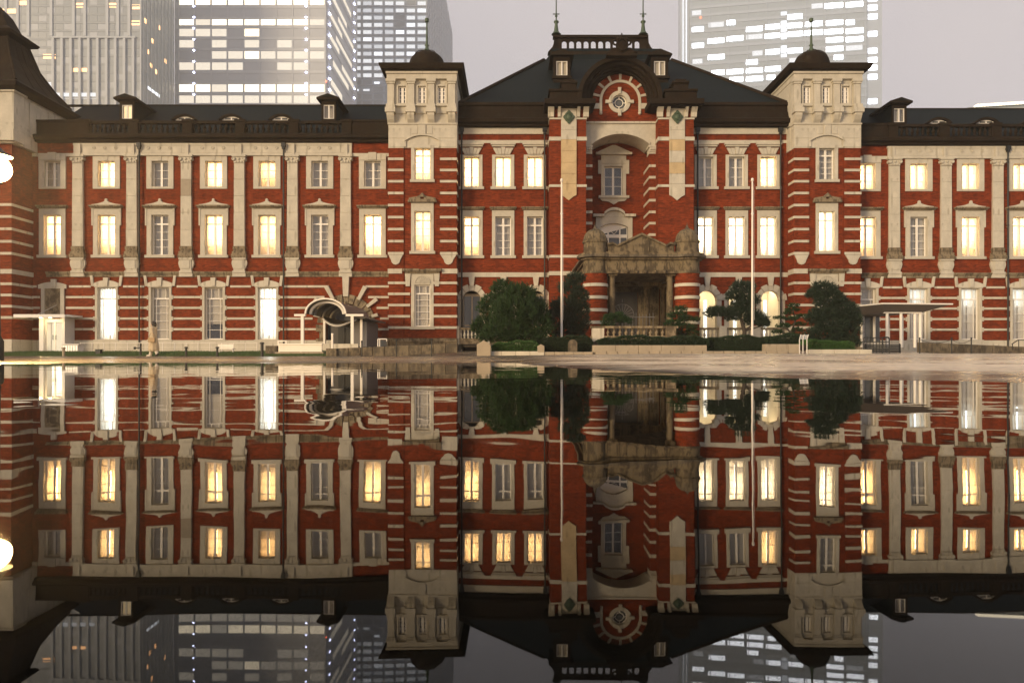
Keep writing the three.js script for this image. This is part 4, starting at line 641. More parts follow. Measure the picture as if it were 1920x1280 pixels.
// the imperial porch
{
  const zc = 8.1, k = K(zc), y = v => Y(v, zc), L = X(1116, zc), R = X(1288.5, zc), r = 22.6 * k, porch = new THREE.Group(); porch.name = 'porch'; porch.position.set((L + R) / 2 - G.position.x, y(652) - G.position.y, zc); G.add(porch);
  const plan = o => { // plan outline with a round bay on each front corner
    const q = r + o, f = 0.62 * r + o, a = Math.asin(f / q), b = Math.PI + Math.asin(0) , pts = [], back = zc - 1.52, side = 0.62 * r + o, lb = Math.acos(-side / q);
    pts.push([R + side, -back]);
    const e0 = -Math.acos(side / q) , list = [];
    for (let i = 0; i <= 12; i++) { const t = mixf(e0, Math.PI - a, i / 12); list.push([R + q * Math.cos(t), -(q * Math.sin(t))]); }
    pts.push(...list.map(p => [p[0], p[1]]));
    for (let i = 0; i <= 12; i++) { const t = mixf(a, Math.PI - e0, i / 12); pts.push([L + q * Math.cos(t), -(q * Math.sin(t))]); }
    pts.push([L - side, -back]);
    return pts.map(p => [p[0], -p[1]]);                     // (x, z - zc) with z forward positive, back at zc - 1.52 behind
  };
  const slab = (name, o, a, b, mat) => { const pts = plan(o).map(p => [p[0], p[1] > r * 2 ? -(zc - 1.52) : p[1]]); return part(name, new THREE.ExtrudeGeometry(poly(pts.map(p => [p[0], -p[1]])), { depth: b - a, bevelEnabled: false, curveSegments: 4 }).rotateX(-Math.PI / 2).translate(0, a, zc), mat, porch); };
  for (const [nm, cx] of [['pillar', L], ['pillar', R]]) {
    const g = new THREE.CylinderGeometry(r, r, y(513) - y(658), 40, 1, true).translate(cx, (y(513) + y(658)) / 2, zc), u = g.attributes.uv;
    const m = new THREE.Mesh(g, M.brick); for (let i = 0; i < u.count; i++) u.setXY(i, u.getX(i) * 6.283 * r, u.getY(i) * (y(513) - y(658)));
    g.translate(-porch.position.x - G.position.x, -porch.position.y - G.position.y, -porch.position.z - G.position.z); m.name = 'brick_pillar'; shade(m); porch.add(m);
    for (const yc of [535.4, 558.5, 582, 605]) part('stone_band', cyl(cx, y(yc + 2.9), y(yc - 2.9), zc, r + 0.045, r + 0.045, 40), M.stone, porch);
    part('pillar_base', cyl(cx, y(658), y(640), zc, r + 0.12, r + 0.1, 32), M.shadedPorchStone, porch);
  }
  slab('lower_mould', 0.05, y(514), y(509.5), M.shadedPorchStone);
  slab('frieze', 0.0, y(509.4), y(489), M.shadedPorchStone);
  slab('cornice', 0.16, y(488.9), y(485), M.shadedPorchStone); slab('cornice', 0.38, y(484.9), y(480.5), M.darkGranite); slab('cornice', 0.27, y(480.4), y(477), M.shadedPorchStone);
  slab('blocking_course', 0.03, y(476.9), y(474), M.shadedPorchStone);
  for (let i = 0; i < 7; i++) { const a = mixf(1140, 1264, i / 7), b = mixf(1140, 1264, (i + 1) / 7), z = zc + 0.62 * r; part('frieze_block', ext(rect(X(a, z) + 0.01, X(b, z) - 0.01, Y(507, z), Y(491, z)), z - 0.02, z + 0.045, 0.012), M.shadedPorchStone, porch); if (i) part('bracket', sph(X(a, z), Y(509.6, z), z + 0.06, 0.12), M.shadedPorchStone, porch); }
  for (const cx of [L, R]) {
    part('drum', cyl(cx, y(473.9), y(456), zc, r * 0.96, r * 0.96, 36), M.shadedPorchStone, porch); part('drum_cap', cyl(cx, y(456), y(452.8), zc, r * 1.04, r * 1.07, 36), M.shadedPorchStone, porch);
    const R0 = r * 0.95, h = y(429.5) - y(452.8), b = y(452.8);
    part('dome', [lathe(Array.from({ length: 9 }, (_, i) => { const t = i / 8 * 1.45; return [R0 * Math.cos(t), b + h * Math.sin(t)]; }), cx, zc, 30), ...Array.from({ length: 10 }, (_, i) => new THREE.TorusGeometry(1, 0.045, 5, 12, Math.PI / 2).scale(R0, h, R0).rotateY(i * Math.PI / 5).translate(cx, b, zc))], M.shadedPorchStone, porch);
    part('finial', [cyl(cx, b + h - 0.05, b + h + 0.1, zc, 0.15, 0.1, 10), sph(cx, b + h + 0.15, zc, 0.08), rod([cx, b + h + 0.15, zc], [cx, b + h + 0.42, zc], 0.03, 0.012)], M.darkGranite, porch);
  }
  const zf = zc + 0.4 * r, x = v => X(v, zf), yf = v => Y(v, zf);
  const ped = [[x(1140), yf(474)], [x(1265), yf(474)], [x(1265), yf(459)], [x(1258), yf(457)], [x(1249), yf(462)], [x(1203), yf(440)], [x(1157), yf(462)], [x(1148), yf(457)], [x(1140), yf(459)]];
  part('pediment', ext(poly(ped), zf - 0.45, zf, 0.02), M.shadedPorchStone, porch);
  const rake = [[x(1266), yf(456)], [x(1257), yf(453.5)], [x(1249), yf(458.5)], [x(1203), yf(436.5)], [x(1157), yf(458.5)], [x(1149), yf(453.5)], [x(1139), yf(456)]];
  part('raking_cornice', ext(poly([...rake.slice().reverse().map(p => [p[0], p[1] - 0.13]), ...rake]), zf - 0.5, zf + 0.12), M.shadedPorchStone, porch);
  for (const [a, b] of [[1172, 1187], [1188, 1218], [1219, 1234]]) part('panel_block', ext(rect(x(a), x(b), yf(472), yf(a === 1188 ? 450 : 459)), zf - 0.01, zf + 0.04, 0.012), M.shadedPorchStone, porch);
  // columns
  const colm = (cx, z, y0, y1, rad) => { const g = []; g.push(lathe([[rad * 1.25, y0], [rad * 1.25, y0 + 0.1], [rad * 1.02, y0 + 0.18], [rad, y0 + 0.3], [rad * 0.98, y0 + (y1 - y0) * 0.4], [rad * 0.84, y1 - 0.4], [rad * 0.98, y1 - 0.36], [rad * 0.86, y1 - 0.3], [rad * 0.86, y1 - 0.2], [rad * 1.2, y1 - 0.08]], cx, z, 22), bx(cx - rad * 1.3, cx + rad * 1.3, y1 - 0.1, y1, z - rad * 1.3, z + rad * 1.3)); part('column', g, M.shadedPorchStone, porch); };
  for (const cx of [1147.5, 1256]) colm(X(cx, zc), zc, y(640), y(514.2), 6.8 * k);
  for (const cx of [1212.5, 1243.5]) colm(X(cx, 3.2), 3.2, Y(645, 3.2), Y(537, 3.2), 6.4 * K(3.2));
  part('beam', [bx(X(1140, 3.2), X(1262, 3.2), Y(537, 3.2), Y(524, 3.2), 2.7, 3.7), bx(L + r * 0.3, L + r * 0.9, y(519), y(513.9), 1.6, zc), bx(R - r * 0.9, R - r * 0.3, y(519), y(513.9), 1.6, zc)], M.shadedPorchStone, porch);
  part('ceiling', bx(L + r * 0.2, R - r * 0.2, y(513.9), y(512.5), 1.55, zc + 0.3), M.shadedPorchStone, porch);
  for (const q of [L - 0.3, R + 0.3]) part('side_wall', bx(q - 0.25, q + 0.25, y(655), y(514.1), 1.52, 4.2), M.brick, porch);
  for (const yc of [545, 568, 591]) part('stone_band', bx(R + 0.02, R + 0.048, Y(yc + 2.6, 3), Y(yc - 2.6, 3), 1.52, 4.2), M.stone, porch);
  // doorway wall behind, with inner stone door case and iron gate
  const zd = 1.58, dx = v => X(v, zd), dy = v => Y(v, zd);
  part('door_wall', ext(hole(rect(dx(1100), dx(1234), dy(655), dy(520)), dx(1140), dx(1196), dy(655), dy(548)), zd, zd + 0.3), M.shadedPorchStone, porch);
  part('door_leaf', bx(dx(1141), dx(1195), dy(655), dy(548), zd - 0.02, zd + 0.06), M.door, porch);
  part('door_panel', [[1146, 1164, 560, 590], [1171, 1190, 560, 590], [1146, 1164, 596, 630], [1171, 1190, 596, 630]].map(([a, b, t, u]) => bx(dx(a), dx(b), dy(u), dy(t), zd + 0.061, zd + 0.1)), M.door, porch);
  const gz = 6.8, gx = v => X(v, gz), gy = v => Y(v, gz), gc = [gx(1167), gy(592)];
  const bars = []; for (let i = 0; i <= 10; i++) { const a = Math.PI * i / 10, q = 0.72; bars.push(rod([gc[0] + 0.12 * Math.cos(a), gc[1] + 0.12 * Math.sin(a), gz], [gc[0] + q * Math.cos(a), gc[1] + q * Math.sin(a), gz], 0.018)); }
  for (let i = 0; i < 13; i++) bars.push(rod([gx(1148 + 6.4 * i), gy(640), gz], [gx(1148 + 6.4 * i), gy(i > 6 ? 590 - Math.abs(i - 9.5) * 1.5 : 594), gz], 0.018));
  bars.push(new THREE.TorusGeometry(0.72, 0.022, 5, 24, Math.PI).translate(gc[0], gc[1], gz), new THREE.TorusGeometry(0.14, 0.02, 5, 16, Math.PI).translate(gc[0], gc[1], gz), bx(gx(1147), gx(1228), gy(595), gy(593.6), gz - 0.02, gz + 0.02), rod([gx(1167), gy(566), gz], [gx(1167), gy(560), gz], 0.03, 0.01));
  part('iron_gate', bars, M.gate, porch);
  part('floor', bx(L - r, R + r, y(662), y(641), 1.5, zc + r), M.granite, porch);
}

// the corner block at the far end of the wing
{
  const zf = 2.1, x1 = X(21, zf), x0 = X(-330, zf), y = v => Y(v, zf), zb = -9;
  part('brick_wall', bx(x0, x1, y(664), y(268), -0.34, zf), M.brick, G);
  part('brick_wall', bx(x0, x1 - 0.02, y(262), y(220), -0.33, zf - 0.02), M.brick, G);
  for (const b of [383.6, 406, 429, 452.5, 475, 532, 553, 574, 595]) part('stone_band', bx(x0, x1 + 0.05, y(b + 2.4), y(b - 2.4), -0.3, zf + 0.06), M.stone, G);
  part('stone_band', bx(x0, x1 + 0.07, y(513), y(504.5), -0.3, zf + 0.09), M.stone, G);
  part('plinth', bx(x0, x1 + 0.1, y(664), y(636), -0.3, zf + 0.14), M.stone, G);
  // stone upper stage
  part('stone_stage', bx(x0, x1 + 0.35, y(270), y(160), -4.2, zf + 0.3), M.stone, G);
  part('stone_pilaster', [bx(x1 - 0.9, x1 + 0.44, y(245), y(176), zf - 0.7, zf + 0.42), bx(x1 - 1.0, x1 + 0.54, y(176), y(170), zf - 0.8, zf + 0.52)], M.stone, G);
  part('corbel_block', bx(x1 - 0.7, x1 + 0.5, y(267), y(246), zf - 0.5, zf + 0.55), M.stone, G);
  part('stone_band', bx(x0, x1 + 0.46, y(166), y(160.2), -4.2, zf + 0.42), M.stone, G);
  for (const z of [0.9, -1.1, -3.0]) part('stone_panel', bx(x1 + 0.355, x1 + 0.41, y(245), y(180), z - 1.5, z), M.stone, G);
  const ring = ([px, fz, bz, yy]) => [[x0, yy, fz], [px, yy, fz], [px, yy, bz], [x0, yy, bz]], e = x1 + 1.0;
  const rs = [[e - 0.6, 2.5, -3.8, 18.1], [e - 0.1, 3.0, -4.2, 18.35], [e, 3.05, -4.25, 18.6], [e - 0.5, 2.4, -3.6, 18.95], [e - 1.2, 1.6, -2.8, 19.9], [e - 1.85, 1.0, -2.0, 21.1], [e - 2.35, 0.6, -1.6, 22.7], [e - 1.9, 1.0, -1.9, 22.85], [e - 1.8, 1.1, -2.0, 23.05], [e - 2.6, 0.3, -1.2, 23.6], [e - 3.1, 0.1, -1.0, 24.6], [e - 3.7, -0.2, -0.6, 25.3]].map(ring), tri = [];
  for (let i = 0; i < rs.length - 1; i++) for (let k = 0; k < 4; k++) { const a = rs[i][k], b = rs[i][(k + 1) % 4], d = rs[i + 1][k], f = rs[i + 1][(k + 1) % 4]; tri.push(...a, ...b, ...f, ...a, ...f, ...d); }
  const g = new THREE.BufferGeometry(); g.setAttribute('position', new THREE.Float32BufferAttribute(tri, 3)); g.computeVertexNormals();
  part('corner_roof', g, M.copper, G);
  for (let i = 3; i < 6; i++) for (const k of [1, 2]) part('hip_ridge', rod(rs[i][k], rs[i + 1][k], 0.09, 0.09, 7), M.copper, G);
  for (const q of [0.3, 0.55, 0.8]) for (let i = 3; i < 6; i++) part('roof_seam', rod([rs[i][1][0], rs[i][1][1], mixf(rs[i][1][2], rs[i][2][2], q)], [rs[i + 1][1][0], rs[i + 1][1][1], mixf(rs[i + 1][1][2], rs[i + 1][2][2], q)], 0.05, 0.05, 5), M.copper, G);
}

// the broad rusticated portal under the wing, its ring of stones set round a dark doorway
{
  const c = X(649), cy = Y(606), g = new THREE.Group(); g.name = 'portal'; g.position.set(c - G.position.x, Y(660) - G.position.y, 0); G.add(g);
  const k = PXM;
  for (let i = 0; i < 13; i++) part('voussoir', ext(sector(c, cy, 37 * k, 54 * k, Math.PI * i / 13 + 0.012, Math.PI * (i + 1) / 13 - 0.012, 4), -0.4, i % 2 ? 0.16 : 0.1, 0.015), M.stain, g);
  for (const [dg, r1, w] of [[90, 88, 6.5], [62, 78, 4.2], [118, 78, 4.2], [38, 74, 3.8], [142, 74, 3.8], [15, 62, 3.2], [165, 62, 3.2]]) part('radial_stone', ext(poly([[50 * k, -w * 0.75 * k], [r1 * k, -w * k], [r1 * k, w * k], [50 * k, w * 0.75 * k]]), -0.03, 0.21, 0.015).rotateZ(dg * Math.PI / 180).translate(c, cy, 0), M.stone, g);
  for (const q of [-1, 1]) for (let i = 0; i < 4; i++) part('quoin_block', bx(c + q * 37.5 * k, c + q * (i % 2 ? 50 : 56) * k, Y(609 + 13 * i + 12.5), Y(609 + 13 * i), -0.4, i % 2 ? 0.1 : 0.15), M.stain, g);
  part('door_wall', bx(c - 1.6, c + 1.6, Y(662), Y(560), -1.0, -0.9), M.darkRoom, g);
}
// the small lit doorway in the corner of the wing
{
  const g = new THREE.Group(); g.name = 'side_entrance'; const zc = 1.5; g.position.set(X(95) - G.position.x, Y(660) - G.position.y, 1); G.add(g);
  part('door_case', [bx(X(78), X(84), Y(662), Y(540), -0.1, 0.12), bx(X(114), X(121), Y(662), Y(540), -0.1, 0.12)], M.stone, g);
  part('arched_lintel', ext(poly([[X(72), Y(541)], [X(125), Y(541)], [X(125), Y(534)], ...segArc(X(72), X(125), Y(534), 0.2, 8).reverse()]), -0.02, 0.1), M.stone, g);
  part('keystone', pb(94, 103, 523, 538, 0.18, 0.2), M.stone, g);
  part('blind_panel', bx(X(84), X(114), Y(590), Y(541), -0.2, 0.02), M.stain, g);
  part('canopy', [bx(X(36, zc), X(131, zc), Y(593.5, zc), Y(590, zc), 0.1, 2.1), bx(X(36, zc), X(131, zc), Y(596, zc), Y(593.6, zc), 2.0, 2.1)], M.paleSteel, g);
  part('tie_rod', [rod([X(107), Y(572), 0.1], [X(70, zc), Y(589, zc), 1.5], 0.02)], M.steel, g);
  part('vestibule_wall', bx(X(76, 1), X(84, 1), Y(662, 1), Y(594, 1), 0.1, 1.2), M.paleSteel, g); part('vestibule_wall', bx(X(119, 1), X(124, 1), Y(662, 1), Y(594, 1), 0.1, 1.2), M.paleSteel, g);
  const f = bx(X(84, 1), X(119, 1), Y(662, 1), Y(600, 1), 0.5, 0.55);
  part('door_lamp', bx(X(85, 1), X(118, 1), Y(658, 1), Y(604, 1), 0.3, 0.34), glow(0.7, 0.58, 0.38), g);
  part('door_frame', ext(hole(hole(rect(X(84, 1), X(119, 1), Y(662, 1), Y(598, 1)), X(86.5, 1), X(100.5, 1), Y(659, 1), Y(604, 1)), X(103, 1), X(117, 1), Y(659, 1), Y(604, 1)), 0.9, 0.98), M.white, g);
  for (const [a, b] of [[86.5, 100.5], [103, 117]]) part('pane', bx(X(a, 1), X(b, 1), Y(659, 1), Y(604, 1), 0.935, 0.945), M.glass, g);
  for (const v of [99, 104.5]) part('pull_handle', rod([X(v, 1), Y(637, 1), 1.02], [X(v, 1), Y(628, 1), 1.02], 0.025), M.iron, g);
  const l = new THREE.RectAreaLight(lin(1, 0.86, 0.58), 1.2, 1.2, 1.9); l.position.set(X(101.5, 1) - g.position.x - G.position.x, Y(631, 1) - g.position.y - G.position.y, 0.37 - g.position.z); l.rotation.set(0, Math.PI, 0); g.add(l);
  for (const v of [79, 97]) { part('downlight_lamp', cyl(X(v, zc), Y(596.4, zc), Y(595, zc), 1.7, 0.09, 0.09, 12), glow(8, 6.6, 4.2), g); const s = new THREE.PointLight(lin(1, 0.74, 0.38), 1.6, 0, 2); s.position.set(X(v, zc) - g.position.x - G.position.x, Y(598.5, zc) - g.position.y - G.position.y, 1.7 - g.position.z); s.castShadow = true; s.shadow.radius = 3; g.add(s); }
}
/* ---------- office towers beyond the tracks ---------- */
const pale = { glassA: std({ color: lin(0.23, 0.265, 0.28), roughness: 0.3 }), glassB: std({ color: lin(0.27, 0.3, 0.315), roughness: 0.3 }), fin: std({ color: lin(0.42, 0.45, 0.47), roughness: 0.6 }), slabMat: std({ color: lin(0.3, 0.325, 0.335), roughness: 0.6 }), spandrel: std({ color: lin(0.36, 0.39, 0.42), roughness: 0.4 }), mist: std({ color: lin(0.42, 0.48, 0.55), roughness: 0.4 }), mistDark: std({ color: lin(0.36, 0.42, 0.47), roughness: 0.35 }), mistWarm: std({ color: lin(0.47, 0.49, 0.51), roughness: 0.35 }), mistWarm2: std({ color: lin(0.52, 0.54, 0.56), roughness: 0.45 }) };  // distance haze is painted into these pale, cool facade colours; the fog is thin
const tg = { warm: glow(2.2, 1.85, 1.3), dim: glow(0.85, 0.75, 0.6), cool: glow(4.2, 4.3, 4.5), pale: glow(1.25, 1.3, 1.38), orange: glow(3.0, 1.5, 0.6), led: glow(9, 9.5, 14), soft: glow(0.8, 0.82, 0.84), faint: glow(0.55, 0.57, 0.6) };
const unit = new THREE.BoxGeometry(1, 1, 1);
function block(name, parent, mat, x0, x1, y0, y1, z0, z1) { const m = local(name, unit, mat, parent); m.scale.set(Math.abs(x1 - x0), Math.abs(y1 - y0), Math.abs(z1 - z0)); m.position.set((x0 + x1) / 2, (y0 + y1) / 2, (z0 + z1) / 2); return m; }
function office(name, label, z, x0, x1, top, depth, body = pale.glassA) {
  const g = thing(name, label, 'office tower', [X((x0 + x1) / 2, z), 0, z]), c = (x0 + x1) / 2, k = K(z);
  const u = { g, x: v => (v - c) * k, y: v => Y(v, z), k, d: depth };
  block('tower_body', g, body, u.x(x0), u.x(x1), 0, u.y(top), -depth, 0);
  return u;
}
{ // ribbed tower
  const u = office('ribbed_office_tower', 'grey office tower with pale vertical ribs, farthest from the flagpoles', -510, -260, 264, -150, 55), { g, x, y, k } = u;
  
  for (const v of [-30, -10, 11, 33, 53, 96, 138, 159, 201, 221, 242]) block('rib', g, pale.fin, x(v) - 1.1, x(v) + 1.1, y(68), y(-148), -0.2, 0.9);
  for (let i = 0; i < 10; i++) { const v = 100 + 16.7 * i; block('rib', g, pale.fin, x(v) - 1, x(v) + 1, 0, y(72), -0.2, 1.5); }
  block('ledge', g, pale.fin, x(96), x(255), y(72.5), y(69.5), -0.2, 1.7); block('corner_rib', g, pale.fin, x(262), x(264.5), 0, y(-148), -0.3, 0.4);
  const lit = [[44, 6], [10, 21], [24, 21], [150, 10], [212, 10], [255, 13], [254, 43], [145, 132], [161, 132], [88, 106], [96, 106]];
  for (let f = 0; f < 15; f++) { const yy = -20 + 15.6 * f; block('floor_band', g, pale.slabMat, x(-258), x(261.5), y(yy + 1.6), y(yy - 1.6), -0.2, 0.25); }
  for (let f = 0; f < 15; f++) for (let i = 0; i < 17; i++) { const a = -8 + 15.9 * i, yy = -20 + 15.6 * f + 7.8; block('window_pane', g, (f * 7 + i * 3) % 4 ? pale.glassB : pale.spandrel, x(a) + 0.2, x(a + 15.9) - 0.2, y(yy + 5.6), y(yy - 5.6), -0.1, 0.12); }
  for (const [a, b] of lit) block('lit_window', g, tg.orange, x(a) - 7.5 * k, x(a) + 7.5 * k, y(b + 4.2), y(b - 4.2), 0, 0.2);
  for (let i = 0; i < 6; i++) block('lit_window', g, tg.soft, x(84 + 17 * i), x(95 + 17 * i), y(185), y(174), 0, 0.2);
  block('lit_window', g, tg.soft, x(80), x(97), y(165), y(154), 0, 0.2);
  const rx = x(264), side = [[-5, 32], [-16, 58], [-27, 20], [-38, 76], [-14, 108], [-22, 112], [-9, 86]];
  for (let i = 0; i < 9; i++) block('rib', g, pale.fin, rx - 0.3, rx + 0.4, 0, y(-148), -3 - 6 * i - 0.45, -3 - 6 * i + 0.45);
  for (let f = 0; f < 20; f++) { const yy = -60 + 15.6 * f; block('floor_band', g, pale.slabMat, rx - 0.3, rx + 0.2, y(yy + 1.5), y(yy - 1.5), -54.6, -0.4); }
  for (const [dz, v] of side) block('lit_window', g, tg.orange, rx, rx + 0.25, y(v + 4), y(v - 4), dz - 2.6, dz);
  block('lit_window', g, tg.pale, rx, rx + 0.25, y(158), y(152), -29, -9);
}
{ // bright glass tower with columns of small lamps
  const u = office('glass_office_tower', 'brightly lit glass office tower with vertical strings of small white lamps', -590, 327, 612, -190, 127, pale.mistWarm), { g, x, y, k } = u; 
  const rows = [[-19, 'warm'], [2, 'warm'], [23, null], [40, 'warm'], [61, 'half'], [82, 'dim'], [103, 'half2'], [124, 'dim'], [145, null], [165, 'warm'], [186, 'dim']];
  for (const [v, s] of rows) {
    block('floor_band', g, pale.mistWarm2, x(328), x(611), y(v + 13.4), y(v + 7.8), -0.2, 0.35);
    for (let i = 0; i < 9; i++) {
      const a = 336 + 30.6 * i, led = i === 8 && 0; let m = pale.mistWarm;
      if (s === 'warm') m = rnd() < 0.86 ? tg.warm : tg.dim; if (s === 'dim') m = rnd() < 0.75 ? tg.dim : pale.mistWarm; if (s === 'half') m = i === 4 ? tg.warm : i < 3 || i === 0 ? tg.dim : pale.mistWarm; if (s === 'half2') m = i === 4 ? tg.warm : i > 1 ? tg.dim : pale.mistWarm;
      block('window_pane', g, m, x(a), x(a + 27), y(v + 7), y(v - 6.8), -0.1, 0.15);
    }
  }
  for (let i = 0; i <= 9; i++) block('mullion', g, pale.mistWarm2, x(333.2 + 30.6 * i), x(335.4 + 30.6 * i), 0, y(-188), -0.2, 0.5);
  for (const c of [363.5, 574]) for (let i = 0; i < 10; i++) block('facade_lamp', g, tg.led, x(c - 1.6), x(c + 1.6), y(12 + 20.7 * i - 0.9), y(12 + 20.7 * i + 0.9), 0.3, 0.8);
  const rx = x(612);
  for (let f = 0; f < 22; f++) block('floor_band', g, pale.mistWarm2, rx - 0.2, rx + 0.4, y(-180 + 20.7 * f + 3.5), y(-180 + 20.7 * f - 3.5), -126, -0.4);
  for (const dz of [-10, -112]) for (let i = 0; i < 18; i++) block('facade_lamp', g, tg.led, rx + 0.3, rx + 0.8, y(-150 + 20.7 * i + 0.9), y(-150 + 20.7 * i - 0.9), dz - 1.8, dz + 1.8);
  for (const [v, a, b] of [[-70, -50, -8], [-28, -40, -10], [-8, -56, -22], [13, -30, -7], [40, -52, -18], [55, -24, -6], [76, -56, -30], [97, -44, -12], [140, -30, -8], [160, -18, -6]]) block('lit_window', g, tg.dim, rx, rx + 0.3, y(v + 6), y(v - 6), a * 1.93, b * 1.93);
  block('beacon_lamp', g, glow(6, 0.7, 0.3), x(610.5), x(612.5), y(154), y(151.5), 0.2, 0.9);
}
{ // slim grid tower
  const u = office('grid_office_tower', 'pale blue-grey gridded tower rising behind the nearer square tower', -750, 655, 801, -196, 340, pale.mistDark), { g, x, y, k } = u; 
  for (let f = 0; f < 17; f++) for (let i = 0; i < 7; i++) {
    const a = 658 + 20.4 * i, v = -8 + 13.5 * f, low = f > 11;
    if (rnd() < (low ? 0.45 : 0.95)) block('lit_window', g, rnd() < 0.12 ? tg.pale : rnd() < 0.6 ? tg.soft : tg.faint, x(a + 2.5), x(a + (low ? rr(9, 17) : 18)), y(v + (low ? 3 : 5)), y(v + 0.5 - (low ? 1 : 3)), 0, 0.3);
    else block('window_pane', g, pale.glassB, x(a + 2), x(a + 18.5), y(v + 4.8), y(v - 4.5), 0, 0.2);
  }
  for (let f = 0; f < 19; f++) block('floor_band', g, pale.spandrel, x(656), x(800.5), y(-22 + 13.5 * f + 7.6), y(-22 + 13.5 * f + 5.2), -0.2, 0.8);
  for (let i = 0; i < 8; i++) block('mullion', g, pale.spandrel, x(656.3 + 20.4 * i), x(658 + 20.4 * i), 0, y(-190), -0.2, 0.7);
  const rx = x(801); for (let f = 0; f < 28; f++) block('floor_band', g, pale.spandrel, rx - 0.2, rx + 0.6, y(-180 + 13.5 * f + 3), y(-180 + 13.5 * f - 2), -338, -0.3);
  for (let i = 0; i < 12; i++) block('mullion', g, pale.fin, rx - 0.2, rx + 0.9, 0, y(-190), -20 - 27 * i - 1, -20 - 27 * i + 1);
}
{ // white-lit tower on the other side
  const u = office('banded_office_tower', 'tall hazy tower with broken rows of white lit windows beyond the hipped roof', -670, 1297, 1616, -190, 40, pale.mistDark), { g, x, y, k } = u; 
  g.rotation.y = -0.17;
  const q = v => 1240 + v / 3.556, yl = (a, v) => v / 3.556 - (a < 1150 ? -0 : 0) - 0.082 * (1250 - a) / 3.556;
  for (let f = 0; f < 15; f++) block('floor_band', g, pale.mist, x(1298), x(1615), y(-14 + 15.5 * f + 3), y(-14 + 15.5 * f - 2.2), -0.2, 0.4);
  for (let i = 0; i < 10; i++) block('mullion', g, pale.mist, x(1300 + 34.6 * i), x(1301.5 + 34.6 * i), 0, y(-188), -0.2, 0.55);
  const rows = [[360, 500, 8], [1072, 1185, 77], [1198, 1308, 70], [840, 932, 150], [450, 503, 190], [700, 790, 218], [840, 930, 208], [950, 1057, 198], [1075, 1185, 190], [1198, 1255, 188], [222, 297, 237], [575, 680, 233], [695, 790, 277], [840, 935, 265], [945, 1060, 255], [1072, 1185, 248], [1198, 1310, 243], [325, 432, 313], [450, 557, 297], [1075, 1185, 303], [1198, 1310, 298], [222, 298, 347], [700, 790, 385], [840, 932, 375], [1080, 1185, 362], [327, 433, 423], [575, 648, 455], [1130, 1185, 417], [575, 680, 510], [697, 795, 498], [450, 555, 520], [350, 433, 528], [575, 682, 565], [460, 555, 573], [705, 760, 555]];
  for (const [a, b, v] of rows) { const yy = yl((a + b) / 2, v); block('lit_window', g, tg.cool, x(q(a)), x(q(b)), y(yy + 4.4), y(yy - 4.4), 0, 0.5); }
  for (const [a, b, v] of [[222, 282, 125], [330, 430, 205], [575, 680, 285], [615, 680, 395], [1200, 1305, 355], [225, 290, 455], [850, 930, 440], [990, 1060, 80]]) { const yy = yl((a + b) / 2, v); block('lit_window', g, tg.soft, x(q(a)), x(q(b)), y(yy + 4.4), y(yy - 4.4), 0, 0.5); }
  for (const v of [10, 130, 190, 215, 240, 270, 290, 355, 380, 410]) { const yy = yl(815, v); block('lit_window', g, tg.pale, x(q(797)), x(q(834)), y(yy + 3), y(yy - 3), 0, 0.6); }
  block('side_wing', g, pale.mist, x(1616.5), x(1641), 0, y(-185), -40, -1);
  for (const v of [88, 147, 260, 370, 430, 540, 700, 30, 480]) { const yy = yl(1370, v); block('lit_window', g, tg.cool, x(q(1342)), x(q(1396)), y(yy + 4.6), y(yy - 4.6), -0.99, -0.6); }
  block('side_wing', g, pale.mist, x(1281), x(1296.5), 0, y(-185), -40, -1);
  for (const v of [1285, 1291]) block('edge_highlight', g, tg.pale, x(v), x(v + 1.4), y(124), y(-60), -0.9, -0.5);  // vertical highlights on the glass edge, painted as glowing strips
  block('beacon_lamp', g, glow(6, 0.9, 0.3), x(1317.3), x(1319.3), y(23), y(20.6), 0.3, 0.9);
}
{ // lit roof edge of the platform hall
  const z = -60, g = thing('platform_hall', 'long low hall whose lit roof edge shows over the slate roof at the frame side', 'hall', [X(2000, z), 0, z]), x = v => X(v, z) - g.position.x;
  block('hall_body', g, pale.slabMat, x(1700), x(2400), 0, Y(214, z), -10, 0);
  for (let i = 0; i < 30; i++) { const v = 1826 + 6.2 * i, yy = 200.2 - 0.062 * (v - 1826); block('soffit_lamp', g, tg.warm, x(v), x(v + 2.8), Y(yy + 1.1, z), Y(yy - 1.1, z), 0.1, 1.0); }
  const roof = local('hall_roof', boxUV(ext(poly([[x(1815), Y(202, z)], [x(2400), Y(166, z)], [x(2400), Y(164.6, z)], [x(1815), Y(201.2, z)]]), -10, 0)), pale.slabMat, g);
  local('hall_fascia', boxUV(ext(poly([[x(1815), Y(216, z)], [x(2400), Y(216, z)], [x(2400), Y(166.4, z)], [x(1815), Y(202.4, z)]]), -9, -0.2)), pale.slabMat, g);
}

/* ---------- plants ---------- */
const leafTex = tex(256, (u, v) => { const f = 0.7 + 0.6 * N32(u, v); return [0.21 * f, 0.34 * f, 0.16 * f]; }, true, 0.6);
const FOL = { pine: new THREE.MeshPhysicalMaterial({ color: lin(0.022, 0.05, 0.017), roughness: 0.8, specularIntensity: 0.4, side: THREE.DoubleSide }), dark: std({ color: lin(0.012, 0.028, 0.013), roughness: 0.75, side: THREE.DoubleSide }), light: std({ color: lin(0.03, 0.085, 0.014), roughness: 0.7, side: THREE.DoubleSide }), hedge: std({ color: lin(0.012, 0.03, 0.01), roughness: 0.75, side: THREE.DoubleSide }), bark: std({ color: lin(0.045, 0.035, 0.027), roughness: 0.95 }) };
function fromTris(t) { const g = new THREE.BufferGeometry(); g.setAttribute('position', new THREE.Float32BufferAttribute(t, 3)); g.computeVertexNormals(); return g; }
